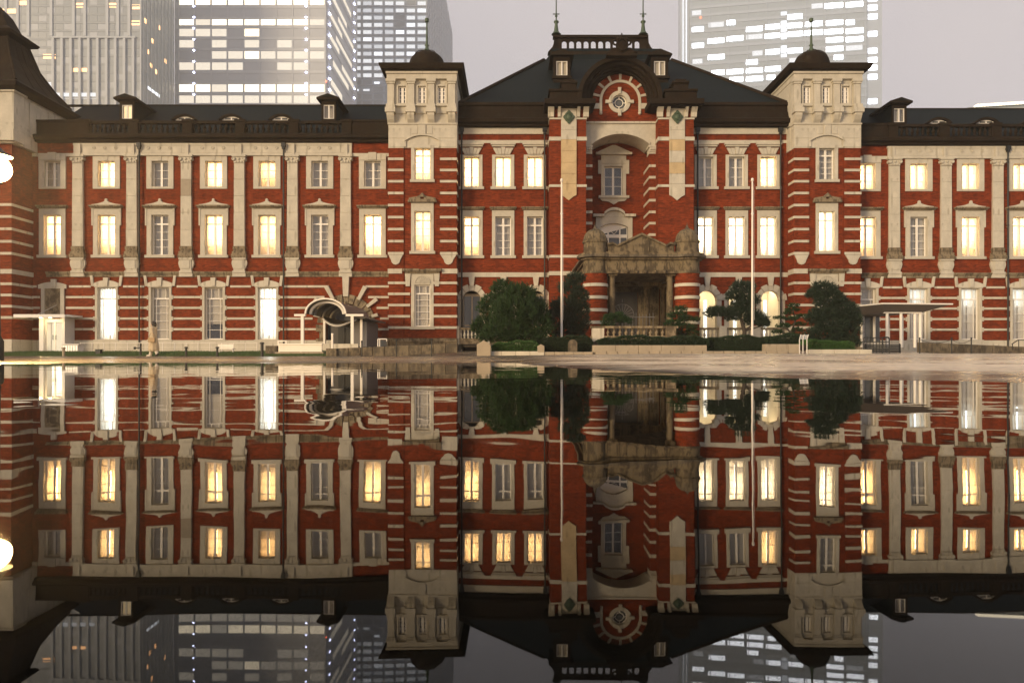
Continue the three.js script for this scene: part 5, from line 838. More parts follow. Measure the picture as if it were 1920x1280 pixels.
function tuft(t, x, y, z, dx, dy, dz, len, n, wide) {        // a fan of needles about the direction d
  for (let i = 0; i < n; i++) {
    const ax = dx + rr(-0.75, 0.75), ay = dy + rr(-0.5, 0.75), az = dz + rr(-0.75, 0.75), q = len * rr(0.7, 1.15) / Math.hypot(ax, ay, az), bx_ = rr(-1, 1), by_ = rr(-1, 1), bz_ = rr(-1, 1), w = wide / Math.hypot(bx_, by_, bz_);
    t.push(x - bx_ * w, y - by_ * w, z - bz_ * w, x + bx_ * w, y + by_ * w, z + bz_ * w, x + ax * q, y + ay * q, z + az * q);
  }
}
function pine(label, z, trunk, lobes, mat, o = {}) {
  const base = [X(trunk[0][0], z), groundHeight(X(trunk[0][0], z), z), z], g = thing('pine_tree', label, 'tree', base, 'clipped garden pines'), k = K(z), den = o.den ? o.den * 1.5 : 1900, len = o.len || 0.2;
  const pts = trunk.map(p => [X(p[0], z), Math.max(Y(p[1], z), base[1] - 0.05), z + (p[2] || 0)]), bark = [];
  pts[0][1] = base[1] - 0.1;
  const r0 = o.r || 0.16;
  for (let i = 0; i < pts.length - 1; i++) { const a = r0 * (1 - 0.7 * i / (pts.length - 1)), b = r0 * (1 - 0.7 * (i + 1) / (pts.length - 1)); bark.push(rod(pts[i], pts[i + 1], a, b, 9), sph(...pts[i + 1], b * 1.02, 1, 1, 1, 8, 6)); }
  const tris = [];
  for (const [cx, cy, rx, ry, dz = 0] of lobes) {
    const c = [X(cx, z), Y(cy, z), z + dz], a = rx * k, b = ry * k, d = Math.min(a, (o.flat ? a : (a + b) / 2)) * 0.95;
    let best = pts[pts.length - 1]; for (const p of pts) if (Math.hypot(p[0] - c[0], p[1] - c[1] + 0.3) < Math.hypot(best[0] - c[0], best[1] - c[1] + 0.3)) best = p;
    const m = [mixf(best[0], c[0], 0.55), mixf(best[1], c[1] - b * 0.4, 0.6), mixf(best[2], c[2], 0.5)];
    bark.push(rod(best, m, r0 * 0.42, r0 * 0.3, 6), rod(m, [c[0], c[1] - b * 0.25, c[2]], r0 * 0.3, r0 * 0.15, 6));
    const n = Math.round(den * Math.pow(a * b * d, 0.667) / 1.0);
    for (let i = 0; i < n; i++) {
      const th = rr(0, 6.2832), cu = rr(-0.75, 1), s = Math.sqrt(1 - cu * cu), rad = 1 - 0.55 * Math.pow(rnd(), 1.7), lump = 1 + 0.16 * Math.sin(5 * th + cx) * Math.cos(4 * cu + cy) + 0.1 * Math.sin(11 * th - cy);
      const ux = s * Math.cos(th), uy = cu, uz = s * Math.sin(th);
      tuft(tris, c[0] + ux * a * rad * lump, c[1] + uy * b * rad * lump, c[2] + uz * d * rad * lump, ux * 0.8, uy * 0.6 + 0.55, uz * 0.8, len, 6, 0.012 + len * 0.035);
    }
  }
  part('trunk', bark, FOL.bark, g);
  const cr = part('crown', fromTris(tris), mat, g); return g;
}
function hedge(label, px0, px1, py0, py1, z, depth, mat, den = 1500) {
  const x0 = X(px0, z), x1 = X(px1, z), y0 = Y(py1, z), y1 = Y(py0, z), g = thing('clipped_hedge', label, 'hedge', [(x0 + x1) / 2, y0, z - depth / 2], 'clipped hedges in the forecourt beds'), t = [];
  const n = Math.round(den * ((x1 - x0) * (y1 - y0) + (x1 - x0) * depth));
  for (let i = 0; i < n; i++) {
    const front = rnd() < (y1 - y0) / (y1 - y0 + depth), x = rr(x0, x1), e = 1 - Math.pow(Math.abs((x - (x0 + x1) / 2) / ((x1 - x0) / 2)), 6) * 0.35, top = y0 + (y1 - y0) * e + 0.05 * Math.sin(x * 2.3) + 0.03 * Math.sin(x * 7.1);
    const y = front ? rr(y0, top) : top - Math.abs(rr(-0.06, 0.06)), zz = front ? z - Math.abs(rr(0, 0.12)) - 0.12 * smooth(0.6, 1, (y - y0) / (top - y0)) : z - rr(0.05, depth);
    tuft(t, x, y, zz, rr(-0.4, 0.4), 0.5, front ? 0.7 : 0.1, 0.075, 3, 0.022);
  }
  part('foliage', fromTris(t), mat, g);
  part('stems', bx(x0 + 0.12, x1 - 0.12, y0, y1 - 0.14, z - depth + 0.1, z - 0.2), FOL.bark, g);
}
pine('broad rounded dark pine beside the left flagpole, largest in the forecourt', 14, [[958, 655], [960, 625], [952, 590], [962, 560]], [[945, 545, 24, 19], [975, 556, 30, 21, 0.5], [925, 575, 28, 20], [965, 585, 42, 26, 0.9], [1000, 580, 26, 22], [915, 610, 26, 20], [950, 620, 40, 22, 0.8], [1005, 612, 32, 22, 0.3], [930, 632, 36, 14], [985, 633, 40, 14, 0.4], [895, 615, 12, 11]], FOL.pine, { r: 0.2 });
pine('tall dark pine standing close beside the porch', 11.5, [[1072, 650], [1075, 610], [1070, 570], [1075, 530]], [[1078, 524, 18, 11], [1070, 541, 22, 13], [1085, 557, 18, 14], [1060, 575, 28, 16], [1092, 580, 14, 14], [1048, 598, 26, 18], [1080, 603, 26, 17], [1065, 624, 32, 16]], FOL.dark, { r: 0.18 });
pine('low flat pine in front of the porch columns', 12.5, [[1160, 645], [1155, 622], [1160, 602]], [[1150, 597, 20, 8], [1172, 602, 14, 7], [1140, 606, 12, 8], [1160, 592, 12, 6]], FOL.pine, { r: 0.09, len: 0.15, flat: 1, den: 1200 });
pine('small layered pine before the right porch pillar', 12.8, [[1280, 650], [1276, 625], [1284, 600], [1277, 582]], [[1276, 580, 13, 5.5], [1271, 591, 20, 6], [1290, 599, 21, 6], [1262, 606, 16, 6], [1282, 613, 24, 6.5], [1296, 624, 14, 6], [1266, 625, 16, 7], [1282, 636, 22, 7]], FOL.pine, { r: 0.09, len: 0.14, flat: 1, den: 1200 });
pine('spreading open pine in front of the lit arcade', 10.5, [[1398, 650], [1396, 620], [1388, 592], [1394, 560]], [[1393, 541, 22, 13], [1378, 556, 17, 11], [1403, 563, 20, 13], [1352, 588, 28, 9], [1390, 590, 32, 14], [1418, 600, 22, 13], [1345, 583, 18, 7], [1390, 575, 22, 12], [1432, 607, 11, 10]], FOL.dark, { r: 0.15 });
pine('slender cloud-pruned pine between the arcade and the bushy pine', 11.5, [[1492, 650], [1484, 625], [1492, 600], [1486, 575]], [[1488, 573, 11, 3.6], [1486, 581, 13, 3.8], [1477, 587, 9, 3.4], [1502, 593, 11, 4], [1462, 596, 11, 3.6], [1484, 598, 13, 4], [1500, 608, 11, 4], [1470, 611, 14, 4.4], [1495, 619, 11, 4.4], [1458, 622, 10, 3.8], [1486, 629, 17, 5]], FOL.pine, { r: 0.08, len: 0.1, flat: 1, den: 1900 });
pine('bushy dark pine standing in front of the right brick tower', 12.5, [[1566, 655], [1562, 620], [1552, 585], [1545, 555]], [[1545, 543, 24, 13], [1528, 552, 14, 10], [1556, 563, 30, 17], [1580, 583, 28, 20], [1545, 590, 28, 14], [1530, 598, 18, 10], [1595, 600, 20, 16], [1560, 610, 34, 17], [1590, 622, 22, 15], [1545, 630, 34, 18], [1580, 640, 32, 12]], FOL.dark, { r: 0.2 });
hedge('green clipped hedge behind the leftmost kerb stones', 922, 1010, 641, 660, 16.6, 1.4, FOL.light);
hedge('dark hedge between the two stone posts', 1006, 1112, 631, 660, 15, 1.2, FOL.hedge);
hedge('long dark hedge below the porch balustrade', 1122, 1330, 631, 648, 15.6, 1.2, FOL.hedge);
hedge('dark hedge filling the gap between the retaining walls', 1322, 1440, 631, 661, 15.2, 1.2, FOL.hedge);
hedge('dark hedge behind the sign frame', 1436, 1512, 629, 647, 15.4, 1.2, FOL.hedge);
hedge('bright green low hedge behind the right kerb', 1514, 1604, 639, 656, 16.6, 1.2, FOL.light);

/* ---------- lawn on the wing side ---------- */
{
  const x0 = X(-60, 15), x1 = X(622, 16.2), z0 = 16.6, z1 = 11.5, y0 = Y(668.4, z0), y1 = Y(659, z1);
  const g = new THREE.PlaneGeometry(x1 - x0, 1, 80, 8), p = g.attributes.position;
  const gy = (x, t) => mixf(y0, y1, t) + 0.02 * Math.sin(x * 1.7) * t;
  for (let i = 0; i < p.count; i++) { const t = p.getY(i) + 0.5, x = p.getX(i) + (x0 + x1) / 2; p.setXYZ(i, x, gy(x, t), mixf(z0, z1, t)); }
  g.computeVertexNormals(); structure('lawn', g, std({ color: lin(0.028, 0.045, 0.016), roughness: 0.95 }));
  const blade = fromTris([-0.012, 0, 0, 0.012, 0, 0, 0.01, 0.09, 0.015]), n = 26000, im = new THREE.InstancedMesh(blade, std({ color: lin(0.045, 0.085, 0.022), roughness: 0.8, side: THREE.DoubleSide }), n), q = new THREE.Object3D();
  for (let i = 0; i < n; i++) { const t = Math.pow(rnd(), 1.3), x = rr(x0, x1); q.position.set(x, gy(x, t) - 0.01, mixf(z0, z1, t)); q.rotation.set(rr(-0.4, 0.4), rr(0, 6.28), rr(-0.4, 0.4)); q.scale.setScalar(rr(0.6, 1.2)); q.updateMatrix(); im.setMatrixAt(i, q.matrix); }
  im.name = 'grass'; im.userData = { kind: 'stuff', label: 'short green grass along the foot of the wing', category: 'grass' }; scene.add(im);
  solo('lawn_kerb', bx(x0, x1, groundHeight(0, 16.7) - 0.1, y0 + 0.02, z0, z0 + 0.12), M.darkGranite, 'thin dark stone kerb along the lawn edge', 'kerb');
}

/* ---------- forecourt walls, posts and furniture ---------- */
const gyAt = (x, z) => groundHeight(x, z);
{
  const z = 17, run = (name, label, cat, px0, px1, py0, py1, n, dep = 0.45, mat = M.granite, zz = z, down = 0) => {
    const g = thing(name, label, cat, [X((px0 + px1) / 2, zz), Y(py1, zz), zz - dep / 2]);
    for (let i = 0; i < n; i++) { const a = X(mixf(px0, px1, i / n), zz) + 0.006, b = X(mixf(px0, px1, (i + 1) / n), zz) - 0.006; part('stone_block', ext(rect(a, b, Y(py1, zz) - 0.06 - down, Y(py0, zz)), zz - dep, zz + rr(-0.008, 0.008), 0.012), mat, g); }
    return g;
  };
  run('planter_kerb', 'pale stone kerb blocks in front of the broad pine', 'kerb', 913, 1021, 658.5, 669, 4, 0.4, M.stone);
  run('planter_kerb', 'low stone kerb between the pine bed and the wide steps', 'kerb', 1022, 1112, 659.5, 668, 5, 0.4, M.granite);
  run('planter_kerb', 'stone kerb blocks in front of the bright hedge', 'kerb', 1518, 1636, 655, 664, 5, 0.4, M.stone, z, 0.1);
  run('retaining_wall', 'long pale retaining wall below the porch hedge', 'wall', 1112, 1326, 647, 657.5, 5, 0.5, M.granite, 16.8, 0.1);
  run('retaining_wall', 'short pale retaining wall behind the sign frame', 'wall', 1436, 1500, 645, 662, 3, 0.5, M.granite, 16.8, 0.05);
  const st = thing('stone_steps', 'two low courses of rough stone along the forecourt', 'steps', [X(1300, z), Y(668, z), 17.4]);
  for (const [r, a, b, zz] of [[0, 1118, 1478, 17.3], [1, 1112, 1490, 17.8]]) for (let i = 0; i < 18; i++) { const w = (b - a) / 18, p = a + w * i + (r ? 6 : 0), y1 = r ? 662.8 : 657.8; part('stone_block', ext(rect(X(p, zz) + 0.012, X(p + w, zz) - 0.012, Y(668.5, zz) - 0.05, Y(y1 + rr(0, 0.6), zz)), zz - 0.6, zz + rr(-0.02, 0.02), 0.015), M.granite, st); }
  const post = (label, px0, px1, py0, py1, zz, round, mat = M.granite) => { const a = X(px0, zz), b = X(px1, zz), c = (a + b) / 2, w = b - a, y1 = Y(py0, zz), y0 = Y(py1, zz) - 0.05; const s = round ? poly(archPts(a, b, y0, y1 - w / 2, 8).reverse()) : poly([[a, y0], [b, y0], [b, y1 - w * 0.28], [c, y1], [a, y1 - w * 0.28]]); solo('stone_post', ext(s, zz - w * 0.8, zz, 0.015), mat, label, 'post'); };
  post('squat stone gate post with a peaked top beside the ramp', 894, 920, 638, 668, 17.4, false);
  post('small stone post at the end of the pine bed kerb', 1008, 1021, 645, 659, 17, false);
  post('round-topped stone post in the dark hedge gap', 1066, 1083, 636, 659, 16, true, M.darkGranite);
  // ramp parapet, block by block, climbing towards the pine bed
  const ramp = thing('ramp_parapet', 'dark stone parapet of blocks climbing beside the ramp', 'wall', [X(745, 15), Y(664, 15), 14.5]);
  for (let i = 0; i < 10; i++) { const a = 630 + 22.8 * i, b = a + 22.8, t = i / 10, t1 = (i + 1) / 10, zz = 15.2; const top = v => Y(mixf(653, 643.5, v), zz), bot = v => Y(mixf(669, 655, v), zz); part('stone_block', ext(poly([[X(a, zz) + 0.008, bot(t) - 0.15], [X(b, zz) - 0.008, bot(t1) - 0.15], [X(b, zz) - 0.008, top(t1)], [X(a, zz) + 0.008, top(t)]]), zz - 0.35, zz, 0.012), M.darkGranite, ramp); }
  { const zz = 16.4, g = thing('ramp_pier', 'dark stone pier with a slim white post at the ramp foot', 'post', [X(620, zz), Y(669, zz), zz]); part('pier', ext(rect(X(611, zz), X(631, zz), Y(669, zz) - 0.05, Y(653, zz)), zz - 0.4, zz + 0.03, 0.015), M.darkGranite, g); part('white_post', [cyl(X(621, zz), Y(653, zz), Y(627, zz), zz - 0.2, 0.05, 0.05, 12), cyl(X(621, zz), Y(627, zz), Y(624.5, zz), zz - 0.2, 0.065, 0.06, 12)], M.white, g); }
  const ramp2 = thing('ramp_parapet', 'low dark stone parapet below the chain fence', 'wall', [X(1840, 14), Y(662, 14), 14]);
  for (let i = 0; i < 9; i++) { const a = 1727 + 27 * i, b = a + 27, t = i / 9, t1 = (i + 1) / 9, zz = 14.5; const top = v => Y(mixf(641.5, 652, v), zz), bot = v => Y(mixf(653, 662, v), zz); part('stone_block', ext(poly([[X(a, zz) + 0.008, bot(t) - 0.2], [X(b, zz) - 0.008, bot(t1) - 0.2], [X(b, zz) - 0.008, top(t1)], [X(a, zz) + 0.008, top(t)]]), zz - 0.35, zz, 0.012), M.darkGranite, ramp2); }
  // slim posts
  const slim = (label, px, py0, py1, zz, group, r = 0.03) => { const y0 = Math.min(Y(py1, zz), gyAt(X(px, zz), zz)) - 0.03, y1 = Y(py0, zz); const g = thing('slim_post', label, 'post', [X(px, zz), y0, zz], group); part('shaft', cyl(X(px, zz), y0, y1, zz, r, r, 10), M.iron, g); part('cap', [sph(X(px, zz), y1, zz, r * 1.5, 1, 1, 1, 10, 8), cyl(X(px, zz), y0, y0 + 0.05, zz, r * 2, r * 1.8, 12)], M.iron, g); };
  slim('slim dark post beside the ramp foot', 678, 640, 669, 17.2, 'ramp posts'); slim('slim dark post halfway along the ramp', 743, 638, 669, 17.2, 'ramp posts'); slim('slim dark post at the top end of the ramp', 809, 636, 669, 17.2, 'ramp posts');
  const ch = [[1725, 634], [1785, 634], [1822, 634]]; ch.forEach(([p, q], i) => slim(['dark chain post nearest the flat canopy', 'middle dark post of the chain fence', 'dark chain post nearest the frame edge'][i], p, q, 663, 15.5, 'chain posts'));
  for (let i = 0; i < 2; i++) { const a = ch[i][0], b = ch[i + 1][0], zz = 15.5, pts = []; for (let j = 0; j <= 10; j++) { const t = j / 10; pts.push(new THREE.Vector3(X(mixf(a, b, t), zz), Y(636 + 7 * 4 * t * (1 - t), zz), zz)); } solo('fence_chain', new THREE.TubeGeometry(new THREE.CatmullRomCurve3(pts), 24, 0.012, 5), M.iron, i ? 'short sagging chain between the outer dark posts' : 'longer sagging chain nearest the flat canopy', 'chain'); }
  // hoop barriers by the flat canopy
  const hoop = (label, a, b, py0, zz) => { const g = thing('hoop_barrier', label, 'barrier', [X((a + b) / 2, zz), Y(664, zz), zz]), y0 = Y(664, zz) - 0.05, y1 = Y(py0, zz), r = 0.03; part('hoop', [rod([X(a, zz), y0, zz], [X(a, zz), y1 - 0.08, zz], r, r, 8), rod([X(b, zz), y0, zz], [X(b, zz), y1 - 0.08, zz], r, r, 8), rod([X(a, zz), y1 - 0.08, zz], [X(a, zz) + 0.06, y1, zz], r, r, 8), rod([X(b, zz), y1 - 0.08, zz], [X(b, zz) - 0.06, y1, zz], r, r, 8), rod([X(a, zz) + 0.06, y1, zz], [X(b, zz) - 0.06, y1, zz], r, r, 8)], M.iron, g); part('crossbar', rod([X(a, zz), mixf(y0, y1, 0.45), zz], [X(b, zz), mixf(y0, y1, 0.45), zz], r * 0.8, r * 0.8, 8), M.iron, g); };
  hoop('dark metal hoop barrier in front of the flat canopy', 1655, 1668, 632, 16);
  { const zz = 13.5, g = thing('metal_railing', 'dark metal railing beside the bushy pine', 'railing', [X(1643, zz), Y(660, zz), zz]); for (const v of [633, 641, 655]) part('rail', rod([X(1620, zz), Y(v, zz), zz], [X(1668, zz), Y(v, zz), zz], 0.025), M.iron, g); for (let i = 0; i < 9; i++) part('baluster', rod([X(1620 + 6 * i, zz), Y(663, zz), zz], [X(1620 + 6 * i, zz), Y(633, zz), zz], 0.018), M.iron, g); }
  { const zz = 13, g = thing('panel_fence', 'dark low panel fence beyond the hoop barrier', 'fence', [X(1655, zz), Y(662, zz), zz]); for (let i = 0; i < 5; i++) part('slat', pb(1622, 1690, 646 + 3.4 * i, 648.6 + 3.4 * i, zz, 0.05), M.iron, g); for (const v of [1624, 1656, 1688]) part('post', pb(v - 1, v + 1, 644, 664, zz - 0.06, 0.06), M.iron, g); }
  { const zz = 14.5, g = thing('metal_railing', 'dark angled handrail above the parapet at the frame edge', 'railing', [X(1912, zz), Y(652, zz), zz]); part('rail', [rod([X(1898, zz), Y(645, zz), zz], [X(1910, zz), Y(637, zz), zz], 0.025), rod([X(1910, zz), Y(637, zz), zz], [X(1935, zz), Y(637, zz), zz], 0.025)], M.iron, g); for (const v of [1899, 1911, 1923]) part('baluster', rod([X(v, zz), Y(656, zz), zz], [X(v, zz), Y(v < 1905 ? 645 : 637, zz), zz], 0.02), M.iron, g); }
  // sign frame
  { const zz = 17.5, g = thing('sign_stand', 'slim pale metal sign stand with three leaning plates', 'sign', [X(1507, zz), Y(665, zz), zz]); for (const [v, t] of [[1499.5, 627], [1506, 627], [1513.5, 627]]) part('leg', [rod([X(v, zz), Y(665.5, zz), zz], [X(v, zz), Y(636, zz), zz], 0.022), rod([X(v, zz), Y(636, zz), zz], [X(v + 3.5, zz), Y(t, zz), zz - 0.05], 0.022)], M.paleSteel, g); part('plate', ext(poly([[X(1500, zz), Y(636, zz)], [X(1513, zz), Y(636, zz)], [X(1517, zz), Y(627.5, zz)], [X(1504, zz), Y(627.5, zz)]]), zz - 0.09, zz - 0.07), M.steel, g); }
  // flagpoles
  for (const [v, t, b, zz, lb] of [[1053, 337, 632, 13.2, 'white flagpole rising beside the tall pine'], [1411, 336, 633, 13.2, 'white flagpole standing in front of the lit arcade']]) { const g = thing('flagpole', lb, 'flagpole', [X(v, zz), Y(b, zz) - 0.5, zz], 'forecourt flagpoles'); part('pole', rod([X(v, zz), Y(b, zz) - 0.6, zz], [X(v, zz), Y(t, zz), zz], 0.062, 0.036, 12), M.white, g); part('finial', [sph(X(v, zz), Y(t, zz), zz, 0.07), cyl(X(v, zz), Y(t + 3, zz), Y(t + 2, zz), zz, 0.08, 0.08, 10)], M.white, g); part('joint', [cyl(X(v, zz), Y(402, zz), Y(399, zz), zz, 0.062, 0.062, 12), rod([X(v, zz) + 0.06, Y(345, zz), zz + 0.05], [X(v, zz) + 0.09, Y(600, zz), zz + 0.05], 0.006)], M.steel, g); }
  // bollards on the lawn edge
  const bol = (label, v, t, b, zz, r, mat) => { const g = thing('bollard', label, 'bollard', [X(v, zz), Y(b, zz) - 0.05, zz]), y1 = Y(t, zz), y0 = Y(b, zz) - 0.05; part('shaft', cyl(X(v, zz), y0, y1, zz, r, r, 14), mat, g); part('cap', [cyl(X(v, zz), y1 - 0.04, y1 + 0.01, zz, r * 1.6, r * 1.5, 14), sph(X(v, zz), y1, zz, r * 1.4, 1, 0.45, 1)], mat, g); };
  bol('short dark bollard on the lawn edge nearest the walking person', 348.5, 651, 668, 16.9, 0.055, M.iron); bol('dark bollard in front of the white bench', 407, 651, 668.5, 16.9, 0.055, M.iron); bol('taller dark bollard beside the white barrier', 491, 643, 669, 17, 0.07, M.iron); bol('stubby pale stone bollard near the lit doorway', 118.5, 652, 668.5, 16.9, 0.06, M.granite);
  solo('ground_light_box', [pb(178, 187, 656, 662.5, 16, 0.2), pb(177, 188, 654.5, 655.9, 16.03, 0.26)], M.iron, 'small dark box light standing in the grass', 'light box');
  { const zz = 16, g = thing('hydrant_post', 'dark post with a side arm at the foot of the downpipe', 'post', [X(263, zz), Y(667, zz), zz]); part('shaft', cyl(X(263, zz), Y(667, zz), Y(644, zz), zz, 0.05), M.iron, g); part('arm', [rod([X(252, zz), Y(652, zz), zz], [X(263, zz), Y(652, zz), zz], 0.03), cyl(X(252, zz), Y(655, zz), Y(650, zz), zz, 0.05)], M.iron, g); }
  // bench
  { const zz = 12.5, g = thing('bench', 'small white slatted bench on the lawn', 'bench', [X(423, zz), Y(659, zz), zz]); for (let i = 0; i < 3; i++) part('backrest_slat', pb(408, 438, 645 + 2.7 * i, 647 + 2.7 * i, zz - 0.3, 0.03), M.white, g); for (let i = 0; i < 3; i++) part('seat_slat', bx(X(408, zz), X(438, zz), Y(654.4, zz), Y(653.2, zz), zz - 0.26 + 0.15 * i, zz - 0.14 + 0.15 * i), M.white, g); for (const v of [410, 436]) part('leg', [pb(v - 0.8, v + 0.8, 654.5, 661, zz + 0.1, 0.05), pb(v - 0.8, v + 0.8, 645, 661, zz - 0.34, 0.05)], M.steel, g); }
  // white barrier by the arched canopy
  { const zz = 14.5, g = thing('slat_barrier', 'low white slatted barrier in front of the arched canopy', 'barrier', [X(562, zz), Y(662, zz), zz]); for (let i = 0; i < 4; i++) part('slat', pb(524, 603, 646.2 + 3.3 * i, 649.2 + 3.3 * i, zz, 0.06), M.white, g); part('top_rail', pb(521, 604, 643.8, 645.9, zz + 0.06, 0.22), M.white, g); for (const v of [523, 563, 602]) part('post', pb(v - 1.3, v + 1.3, 646, 662, zz - 0.062, 0.07), M.white, g); part('end_frame', [pb(520, 537, 638, 640, zz - 0.3, 0.08), pb(520, 522.4, 640.1, 648, zz - 0.3, 0.08), pb(534.8, 537, 640.1, 645, zz - 0.3, 0.08)], M.white, g); part('foot', pb(515, 606, 659.6, 663, zz + 0.03, 0.3), M.granite, g); }
  solo('stone_block', ext(rect(X(497, 14.2), X(519, 14.2), Y(664, 14.2), Y(648, 14.2)), 13.7, 14.2, 0.02), M.darkGranite, 'dark stone block beside the tall dark bollard', 'block');
  // low wire railing before the wing plinth
  { const zz = 9, g = thing('low_railing', 'thin white railing along the foot of the wing', 'railing', [X(330, zz), Y(659, zz), zz]); part('rail', rod([X(150, zz), Y(642.5, zz), zz], [X(482, zz), Y(642.5, zz), zz], 0.016), M.white, g); part('rail', rod([X(150, zz), Y(651, zz), zz], [X(482, zz), Y(651, zz), zz], 0.009), M.white, g); for (let i = 0; i <= 15; i++) part('post', rod([X(150 + 22.1 * i, zz), Y(661, zz), zz], [X(150 + 22.1 * i, zz), Y(642, zz), zz], 0.02), M.white, g); }
  { const zz = 10, g = thing('machine_cabinet', 'grey louvred cabinet beside the lit doorway', 'cabinet', [X(131, zz), Y(661, zz), zz]); part('case', pb(115, 146, 646, 662, zz, 0.5), M.paleSteel, g); for (let i = 0; i < 6; i++) part('louvre', pb(117 + 4.8 * i, 120.4 + 4.8 * i, 648, 659, zz + 0.03, 0.028), M.steel, g); part('lid', pb(114, 147, 644.5, 645.9, zz + 0.05, 0.6), M.paleSteel, g); }
  { const zz = 9, g = thing('hand_rail_frame', 'small pale handrail frame beside the ramp top', 'railing', [X(716, zz), Y(650, zz), zz]); part('frame', [rod([X(708.5, zz), Y(651, zz), zz], [X(708.5, zz), Y(635.5, zz), zz], 0.035), rod([X(708.5, zz), Y(635.5, zz), zz], [X(725, zz), Y(635.5, zz), zz], 0.035), rod([X(712, zz), Y(651, zz), zz], [X(712, zz), Y(636, zz), zz], 0.03), rod([X(725, zz), Y(640, zz), zz], [X(725, zz), Y(635.5, zz), zz], 0.03)], M.white, g); }
  // balustrade before the porch
  { const zz = 13.6, g = thing('porch_balustrade', 'weathered stone balustrade in front of the porch', 'balustrade', [X(1188, zz), Y(632, zz), zz]); part('rail', pb(1108, 1272, 611, 615, zz + 0.16, 0.34), M.stain, g); part('rail', pb(1108, 1272, 629.5, 640, zz + 0.16, 0.34), M.stain, g); part('post', [pb(1111, 1133, 615.1, 640, zz + 0.2, 0.44)], M.stone, g); part('post', [pb(1250, 1268, 615.1, 640, zz + 0.2, 0.44)], M.stain, g); for (let i = 0; i < 10; i++) baluster(X(1140 + 11.4 * i, zz), Y(629.5, zz), Y(615, zz), zz, M.stain, g, 0.1); }
}
// arched entrance canopy
{
  const zf = 9, zb = 2.2, k = K(zf), c = X(610, zf), ys = Y(588, zf), rx = 39 * k, ry = 29.5 * k, y = v => Y(v, zf), x = v => X(v, zf), g = thing('arched_canopy', 'white steel canopy with a barrel arch over a dark stair', 'canopy', [c, Y(652, zf), (zf + zb) / 2]);
  const arc = (fx, fy, n = 20) => Array.from({ length: n + 1 }, (_, i) => { const a = Math.PI * i / n; return [c + rx * fx * Math.cos(a), ys + ry * fy * Math.sin(a)]; });
  const dark = std({ color: lin(0.09, 0.088, 0.085), roughness: 0.35 });
  part('front_arch', ext(poly([...arc(1, 1), ...arc(0.93, 0.91).reverse()]), zf - 0.12, zf + 0.06), M.white, g);
  part('inner_arch', ext(poly([...arc(0.86, 0.83), ...arc(0.74, 0.7).reverse()]), zf - 0.5, zf - 0.3), M.paleSteel, g);
  part('barrel_roof', ext(poly([...arc(0.985, 0.985), ...arc(0.95, 0.935).reverse()]), zb, zf - 0.121), dark, g);
  for (const z of [7.2, 5.4, 3.6]) part('rib', ext(poly([...arc(0.93, 0.91), ...arc(0.84, 0.81).reverse()]), z, z + 0.22), M.steel, g);
  part('eave_beam', pb(551, 572, 588.5, 592.5, zf + 0.1, 0.2), M.white, g); part('eave_beam', pb(648, 681, 588.5, 592.5, zf + 0.1, 0.2), M.white, g);
  for (const v of [567, 660.5]) for (const [z, n] of [[zf, 1], [4.2, 0.8]]) part('post', bx(x(v) - 0.085 * n, x(v) + 0.085 * n, Y(652, zf), ys - 0.02, z - 0.08, z + 0.08), M.white, g);
  part('post', bx(X(677.5, 7.5) - 0.07, X(677.5, 7.5) + 0.07, Y(652, 7.5), Y(591, 7.5), 7.42, 7.58), M.white, g);
  part('side_roof', ext(poly([[c + rx * 0.9, ys - 0.02], [c + rx * 0.9 + 1.2, ys - 0.14], [c + rx * 0.9 + 1.2, ys - 0.24], [c + rx * 0.9, ys - 0.16]]), zb, zf - 0.2), dark, g);
  const wave = Array.from({ length: 17 }, (_, i) => { const t = i / 16; return new THREE.Vector3(x(mixf(583, 650, t)), y(592 + 15 * Math.sin(Math.PI * Math.pow(t, 0.8)) + (t > 0.75 ? (t - 0.75) * 10 : 0)), 6.4); });
  part('wave_beam', new THREE.TubeGeometry(new THREE.CatmullRomCurve3(wave), 30, 0.07, 6), M.paleSteel, g);
  part('wave_soffit', ext(poly([...wave.map(p => [p.x, p.y + 0.03]), ...wave.slice().reverse().map(p => [p.x, p.y + 0.12])]), 2.4, 6.3), dark, g);
  part('side_wall', bx(x(640), x(668), Y(650, 6), Y(602, 6), 2.4, 6), std({ color: lin(0.16, 0.15, 0.145), roughness: 0.5 }), g);
  part('back_panel', bx(x(566), x(640), Y(652, 3), Y(600, 3), 2.3, 2.4), M.door, g);
  part('threshold', bx(x(560), x(672), Y(651, zf) - 0.2, Y(644.5, zf), zf - 0.2, zf + 0.1), M.stone, g);
  for (const [a, b] of [[582, 596], [598, 612], [614, 636]]) part('stair_door', bx(x(a), x(b), Y(650, 3), Y(606, 3), 2.42, 2.5), M.iron, g);
}
